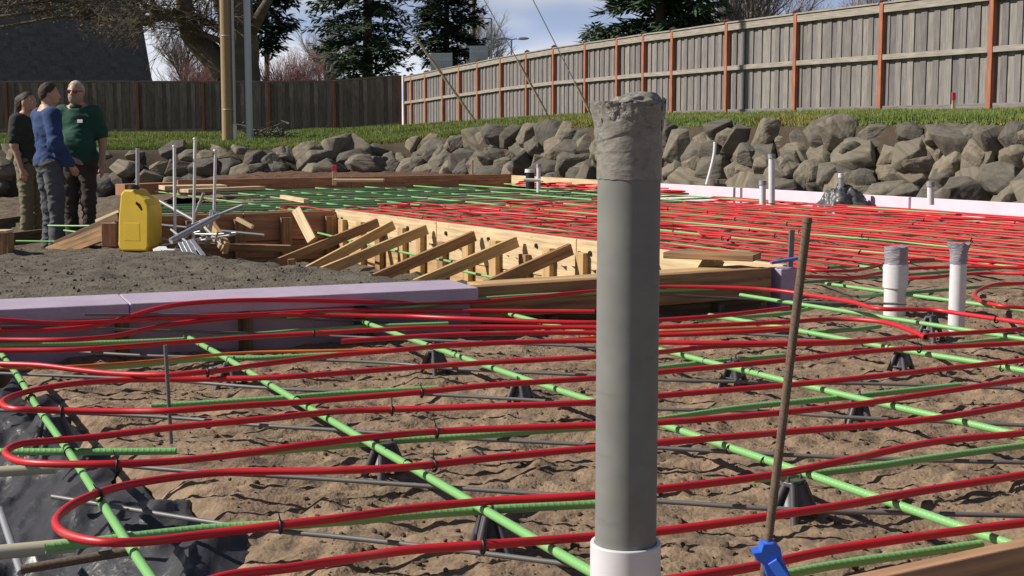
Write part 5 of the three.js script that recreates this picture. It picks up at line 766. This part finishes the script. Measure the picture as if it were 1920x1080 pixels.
function makePerson(o) {
  const t = thing('person', o.label, 'person', o.at); t.rotation.y = o.turn;
  const B = o.belly || 0, sh = o.shoulder || 0.185;
  const hd = [o.headX || 0, 1.64, 0.03];
  const headF = [ell(hd, [0.076, 0.112, 0.094]), ell([hd[0], 1.585, 0.055], [0.056, 0.062, 0.066]), cap([hd[0], 1.655, 0.115], [hd[0], 1.618, 0.135], 0.010, 0.016), ell([hd[0] - 0.078, 1.635, 0.02], [0.012, 0.03, 0.02]), ell([hd[0] + 0.078, 1.635, 0.02], [0.012, 0.03, 0.02]), cap([hd[0] - 0.022, 1.575, 0.108], [hd[0] + 0.022, 1.575, 0.108], 0.010, 0.010), cap([hd[0] - 0.05, 1.668, 0.09], [hd[0] + 0.05, 1.668, 0.09], 0.012, 0.012)];
  const neck = cap([0, 1.44, -0.01], [hd[0], 1.58, 0.01], 0.062, 0.054);
  const torso = [ell([0, 1.30, 0.0], [0.175, 0.2, 0.115]), ell([0, 1.10, 0.02 + B * 0.4], [0.155 + B * 0.5, 0.17, 0.115 + B]), ell([0, 0.96, 0], [0.165 + B * 0.25, 0.13, 0.125 + B * 0.4]), cap([-sh + 0.02, 1.425, -0.01], [sh - 0.02, 1.425, -0.01], 0.062, 0.062), cap([0, 1.42, -0.02], [0, 1.48, -0.012], 0.09, 0.06), cap([-sh, 1.40, -0.01], [-0.05, 1.475, -0.015], 0.052, 0.05), cap([sh, 1.40, -0.01], [0.05, 1.475, -0.015], 0.052, 0.05)];
  const arms = [], fore = [], hands = [], handBox = [];
  for (const s of [-1, 1]) {
    const A = s < 0 ? o.armR : o.armL, S = [s * sh, 1.415, -0.01], E = A[0], W = A[1];
    arms.push(cap(S, E, 0.058, 0.045)); fore.push(cap(E, W, 0.043, 0.030));
    const d = [W[0] - E[0], W[1] - E[1], W[2] - E[2]], L = Math.hypot(...d), u = d.map(x => x / L), at = (k, sx, sz) => [W[0] + u[0] * k + sx, W[1] + u[1] * k, W[2] + u[2] * k + sz];
    hands.push(cap(at(0, 0, 0), at(0.075, 0, 0), 0.026, 0.030));
    for (let q = 0; q < 4; q++) { const zz = (q - 1.5) * 0.019, len = [0.075, 0.085, 0.08, 0.062][q], m = at(0.08 + len * 0.5, 0, zz * 1.05), e = at(0.08 + len, -s * 0.022, zz); hands.push(cap(at(0.07, 0, zz), m, 0.0095, 0.009), cap(m, e, 0.009, 0.0075)); }
    const th = at(0.055, -s * 0.008, 0.045); hands.push(cap(at(0.02, 0, 0.02), th, 0.013, 0.011), cap(th, at(0.10, -s * 0.016, 0.05), 0.011, 0.009)); handBox.push(at(0.08, 0, 0));
  }
  const legs = [], feet = [];
  for (const s of [-1, 1]) { const st = (o.stance || 0.1) * s, kz = 0.02 + (s * (o.step || 0)); legs.push(cap([s * 0.088, 0.93, 0], [st, 0.5, 0.025 + kz * 0.4], 0.088, 0.06), cap([st, 0.5, 0.02 + kz * 0.4], [st, 0.09, -0.01 + kz], 0.058, 0.042)); feet.push(cap([st, 0.055, -0.03 + kz], [st + s * 0.02, 0.04, 0.15 + kz], 0.046, 0.04), ell([st, 0.06, -0.02 + kz], [0.05, 0.06, 0.06])); }
  const place = g => g;
  const add = (name, g, mat) => { const m = shade(new THREE.Mesh(g, mat)); m.name = name; t.add(m); return m; };
  const all = uni([...torso, neck, ...arms, ...fore, ...legs, ...feet, ...headF], 0.035), hf = uni([neck, ...headF], 0.018);
  const body = (x, y, z) => y > 1.53 ? hf(x, y, z) : all(x, y, z);
  const parts = [netMesh(all, [-0.5, -0.01, -0.3], [0.5, 1.52, 0.45], 0.014), netMesh(hf, [hd[0] - 0.13, 1.46, -0.12], [hd[0] + 0.13, 1.78, 0.2], 0.006)];
  [0, 1].forEach(i => { const l = hands.slice(i * 11, i * 11 + 11), c = handBox[i], f = uni(l, 0.006); parts.push(netMesh(f, c.map(x => x - 0.15), c.map(x => x + 0.15), 0.0042)); });
  add('body', mergeGeometries(parts), o.skin);
  const crease = (x, y, z) => 0.009 * fbm(x * 9, y * 15, z * 9, 3) + 0.007 * Math.max(0, 1 - 5 * Math.abs(noise(x * 5 + y * 4, y * 9, z * 5))) * sstep(1.42, 1.2, y);
  const sleeveCut = o.long ? 2 : 0.62;
  const sleeves = arms.map((f, i) => { const s = i ? 1 : -1, S = [s * sh, 1.415, -0.01], A = s < 0 ? o.armR : o.armL, E = A[0]; const e = S.map((v, q) => lerp(v, E[q], o.long ? 1 : 0.72)); return cap(S, e, 0.068, o.long ? 0.056 : 0.066); });
  const cuffs = o.long ? fore.map((f, i) => { const A = i ? o.armL : o.armR; return cap(A[0], A[1].map((v, q) => lerp(A[0][q], v, 0.97)), 0.054, 0.042); }) : [];
  const shirtBase = uni([...torso, ...sleeves, ...cuffs, cap([0, 1.40, 0], [0, 1.47, 0], 0.09, 0.075)], 0.04), hem = o.hem || 0.90;
  add('shirt', netMesh((x, y, z) => Math.max((q => q > 0.07 || q < -0.04 ? q : q - 0.016 - crease(x, y, z) * 1.4)(shirtBase(x, y, z)) - 0.004 * sstep(1.05, 0.92, y), hem - y - (Math.abs(x) > 0.25 ? 9 : 0), y - 1.468 - 0.6 * Math.max(0, Math.abs(x) - 0.07)), [-0.52, 0.62, -0.35], [0.52, 1.54, 0.48], 0.0115), o.shirt);
  const tr = uni([...legs, torso[2]], 0.03);
  add('trousers', netMesh((x, y, z) => Math.max((q => q > 0.07 || q < -0.05 ? q : q - 0.016 - crease(x, y * 1.2, z) * 1.8)(tr(x, y, z)) - 0.014 * sstep(0.4, 0.1, y), y - 0.99, 0.065 - y), [-0.36, 0.03, -0.26], [0.36, 1.05, 0.3], 0.012), o.pants);
  add('shoes', netMesh((x, y, z) => Math.max(uni(feet, 0.02)(x, y, z) - 0.008, -y, y - 0.11), [-0.3, -0.02, -0.2], [0.3, 0.14, 0.35], 0.01), o.shoes || clothes.shoe);
  const hr = o.hairF(hd), hbase = ell(hd, [0.076, 0.112, 0.094]); add('hair', netMesh((x, y, z) => hr(x, y, z) - 0.006 * fbm(x * 40, y * 26, z * 40, 3), [hd[0] - 0.17, 1.25, -0.2], [hd[0] + 0.17, 1.82, 0.2], 0.007), o.hair);
  if (o.collar) { const c = new THREE.TorusGeometry(0.072, 0.016, 8, 24); c.scale(1, 1, 1.3); c.rotateX(Math.PI / 2 - 0.25); c.translate(0, 1.475, 0.0); add('collar', c, o.shirt); }
  if (o.glasses) { for (const s of [-1, 1]) { const l = new RoundedBoxGeometry(0.052, 0.036, 0.01, 2, 0.005); l.translate(hd[0] + s * 0.033, 1.644, 0.128); add('lens', l, mats.black); } add('frame', merge([rod(V(hd[0] - 0.012, 1.65, 0.13), V(hd[0] + 0.012, 1.65, 0.13), 0.004), rod(V(hd[0] - 0.06, 1.652, 0.122), V(hd[0] - 0.085, 1.648, 0.02), 0.004), rod(V(hd[0] + 0.06, 1.652, 0.122), V(hd[0] + 0.085, 1.648, 0.02), 0.004)]), mats.black); }
  else for (const s of [-1, 1]) { const e = new THREE.SphereGeometry(0.011, 10, 8); e.translate(hd[0] + s * 0.032, 1.64, 0.112); add('eye', e, mats.white); const p = new THREE.SphereGeometry(0.006, 8, 6); p.translate(hd[0] + s * 0.032, 1.64, 0.119); add('pupil', p, mats.black); }
  if (o.beard) add('beard', netMesh((x, y, z) => Math.max(uni([ell([hd[0], 1.575, 0.075], [0.052, 0.055, 0.06]), cap([hd[0] - 0.03, 1.595, 0.112], [hd[0] + 0.03, 1.595, 0.112], 0.012, 0.012)], 0.02)(x, y, z) - 0.006 - 0.004 * fbm(x * 50, y * 50, z * 50, 2), y - 1.605), [hd[0] - 0.09, 1.5, 0], [hd[0] + 0.09, 1.63, 0.17], 0.006), o.beard);
  if (o.badge) { const b = new RoundedBoxGeometry(0.06, 0.035, 0.006, 1, 0.002); b.rotateX(-0.18); b.translate(0.085, 1.335, 0.14); add('chest_mark', b, mats.white); }
  const bl = new THREE.TorusGeometry(0.152 + B * 0.25, 0.016, 6, 36); bl.scale(1, 0.78 + B, 1.6); bl.rotateX(Math.PI / 2); bl.translate(0, 0.975, 0.01); if (o.belt) add('belt', bl, mats.black);
  if (o.scale) t.scale.setScalar(o.scale); return t;
}
const weave = tex(256, 256, (u, v) => grey(0.5 + 0.3 * speckN(u, v) + 0.3 * softN(u, v)), 0.4, 0.4, false);
const cloth = (r, g, b) => std({ map: tex(128, 128, (u, v) => lin(r, g, b, 1 + 0.35 * softN(u, v)), 0.7, 0.7), bumpMap: weave, bumpScale: 0.004, roughness: 0.92 });
const clothes = { shoe: std({ color: col(0.03, 0.025, 0.02), roughness: 0.8 }), skin: std({ color: col(0.50, 0.29, 0.20), roughness: 0.55 }), skinTan: std({ color: col(0.46, 0.25, 0.17), roughness: 0.55 }) };
{
  const spot = (px, d, dy = 0) => { const x = (px - 960) / F * d; return V(x, pitH(x, -d) + dy, -d); };
  const short = hd => (x, y, z) => Math.max(ell([hd[0], hd[1] + 0.01, hd[2] - 0.012], [0.086, 0.115, 0.1])(x, y, z), (1.655 - y) * (z > -0.02 ? 1 : 0.2) - (z < -0.02 ? 0.03 : 0), (z - 0.02) * 0.9 - (y - 1.66) * 0.9);
  const a = spot(95, 14.6), b = spot(152, 15.5), c = spot(56, 16.4);
  const blueH = 1.80, top = y => EYE + (245 - y) * 0;
  makePerson({ label: 'person in a blue long-sleeved top and grey trousers seen from behind', at: a, turn: 2.25, scale: 1.02, armR: [[-0.27, 1.14, -0.03], [-0.19, 0.93, 0.14]], armL: [[0.26, 1.13, 0.05], [0.13, 1.0, 0.24]], long: true, shirt: cloth(0.026, 0.055, 0.155), pants: cloth(0.085, 0.09, 0.10), skin: clothes.skin, hair: std({ color: col(0.045, 0.03, 0.018), roughness: 0.8 }), hairF: short, hem: 0.9, collar: true });
  makePerson({ label: 'person in a dark green polo shirt and sunglasses facing the camera', at: b, turn: -0.12, scale: 1.04, belly: 0.045, shoulder: 0.185, armR: [[-0.25, 1.14, -0.04], [-0.25, 0.88, 0.05]], armL: [[0.255, 1.14, -0.03], [0.29, 0.89, 0.08]], shirt: cloth(0.018, 0.075, 0.052), pants: cloth(0.055, 0.042, 0.035), skin: clothes.skinTan, hair: std({ color: col(0.5, 0.43, 0.36), roughness: 0.8 }), hairF: short, glasses: true, beard: std({ color: col(0.34, 0.27, 0.2), roughness: 0.9 }), badge: true, hem: 0.87, collar: true, belt: false });
  makePerson({ label: 'person in a dark short-sleeved shirt and khaki trousers at the far left', at: c, turn: 1.35, scale: 0.99, armR: [[-0.23, 1.14, -0.03], [-0.22, 0.88, 0.04]], armL: [[0.22, 1.15, 0.02], [0.16, 0.95, 0.2]], shirt: cloth(0.03, 0.035, 0.03), pants: cloth(0.17, 0.15, 0.095), skin: clothes.skin, hair: std({ color: col(0.04, 0.025, 0.018), roughness: 0.75 }), hairF: hd => (x, y, z) => smin(short(hd)(x, y, z), cap([hd[0], 1.66, -0.075], [hd[0], 1.36, -0.13], 0.06, 0.035)(x, y, z), 0.05), hem: 0.9 });
}

renderer.render(scene, camera);
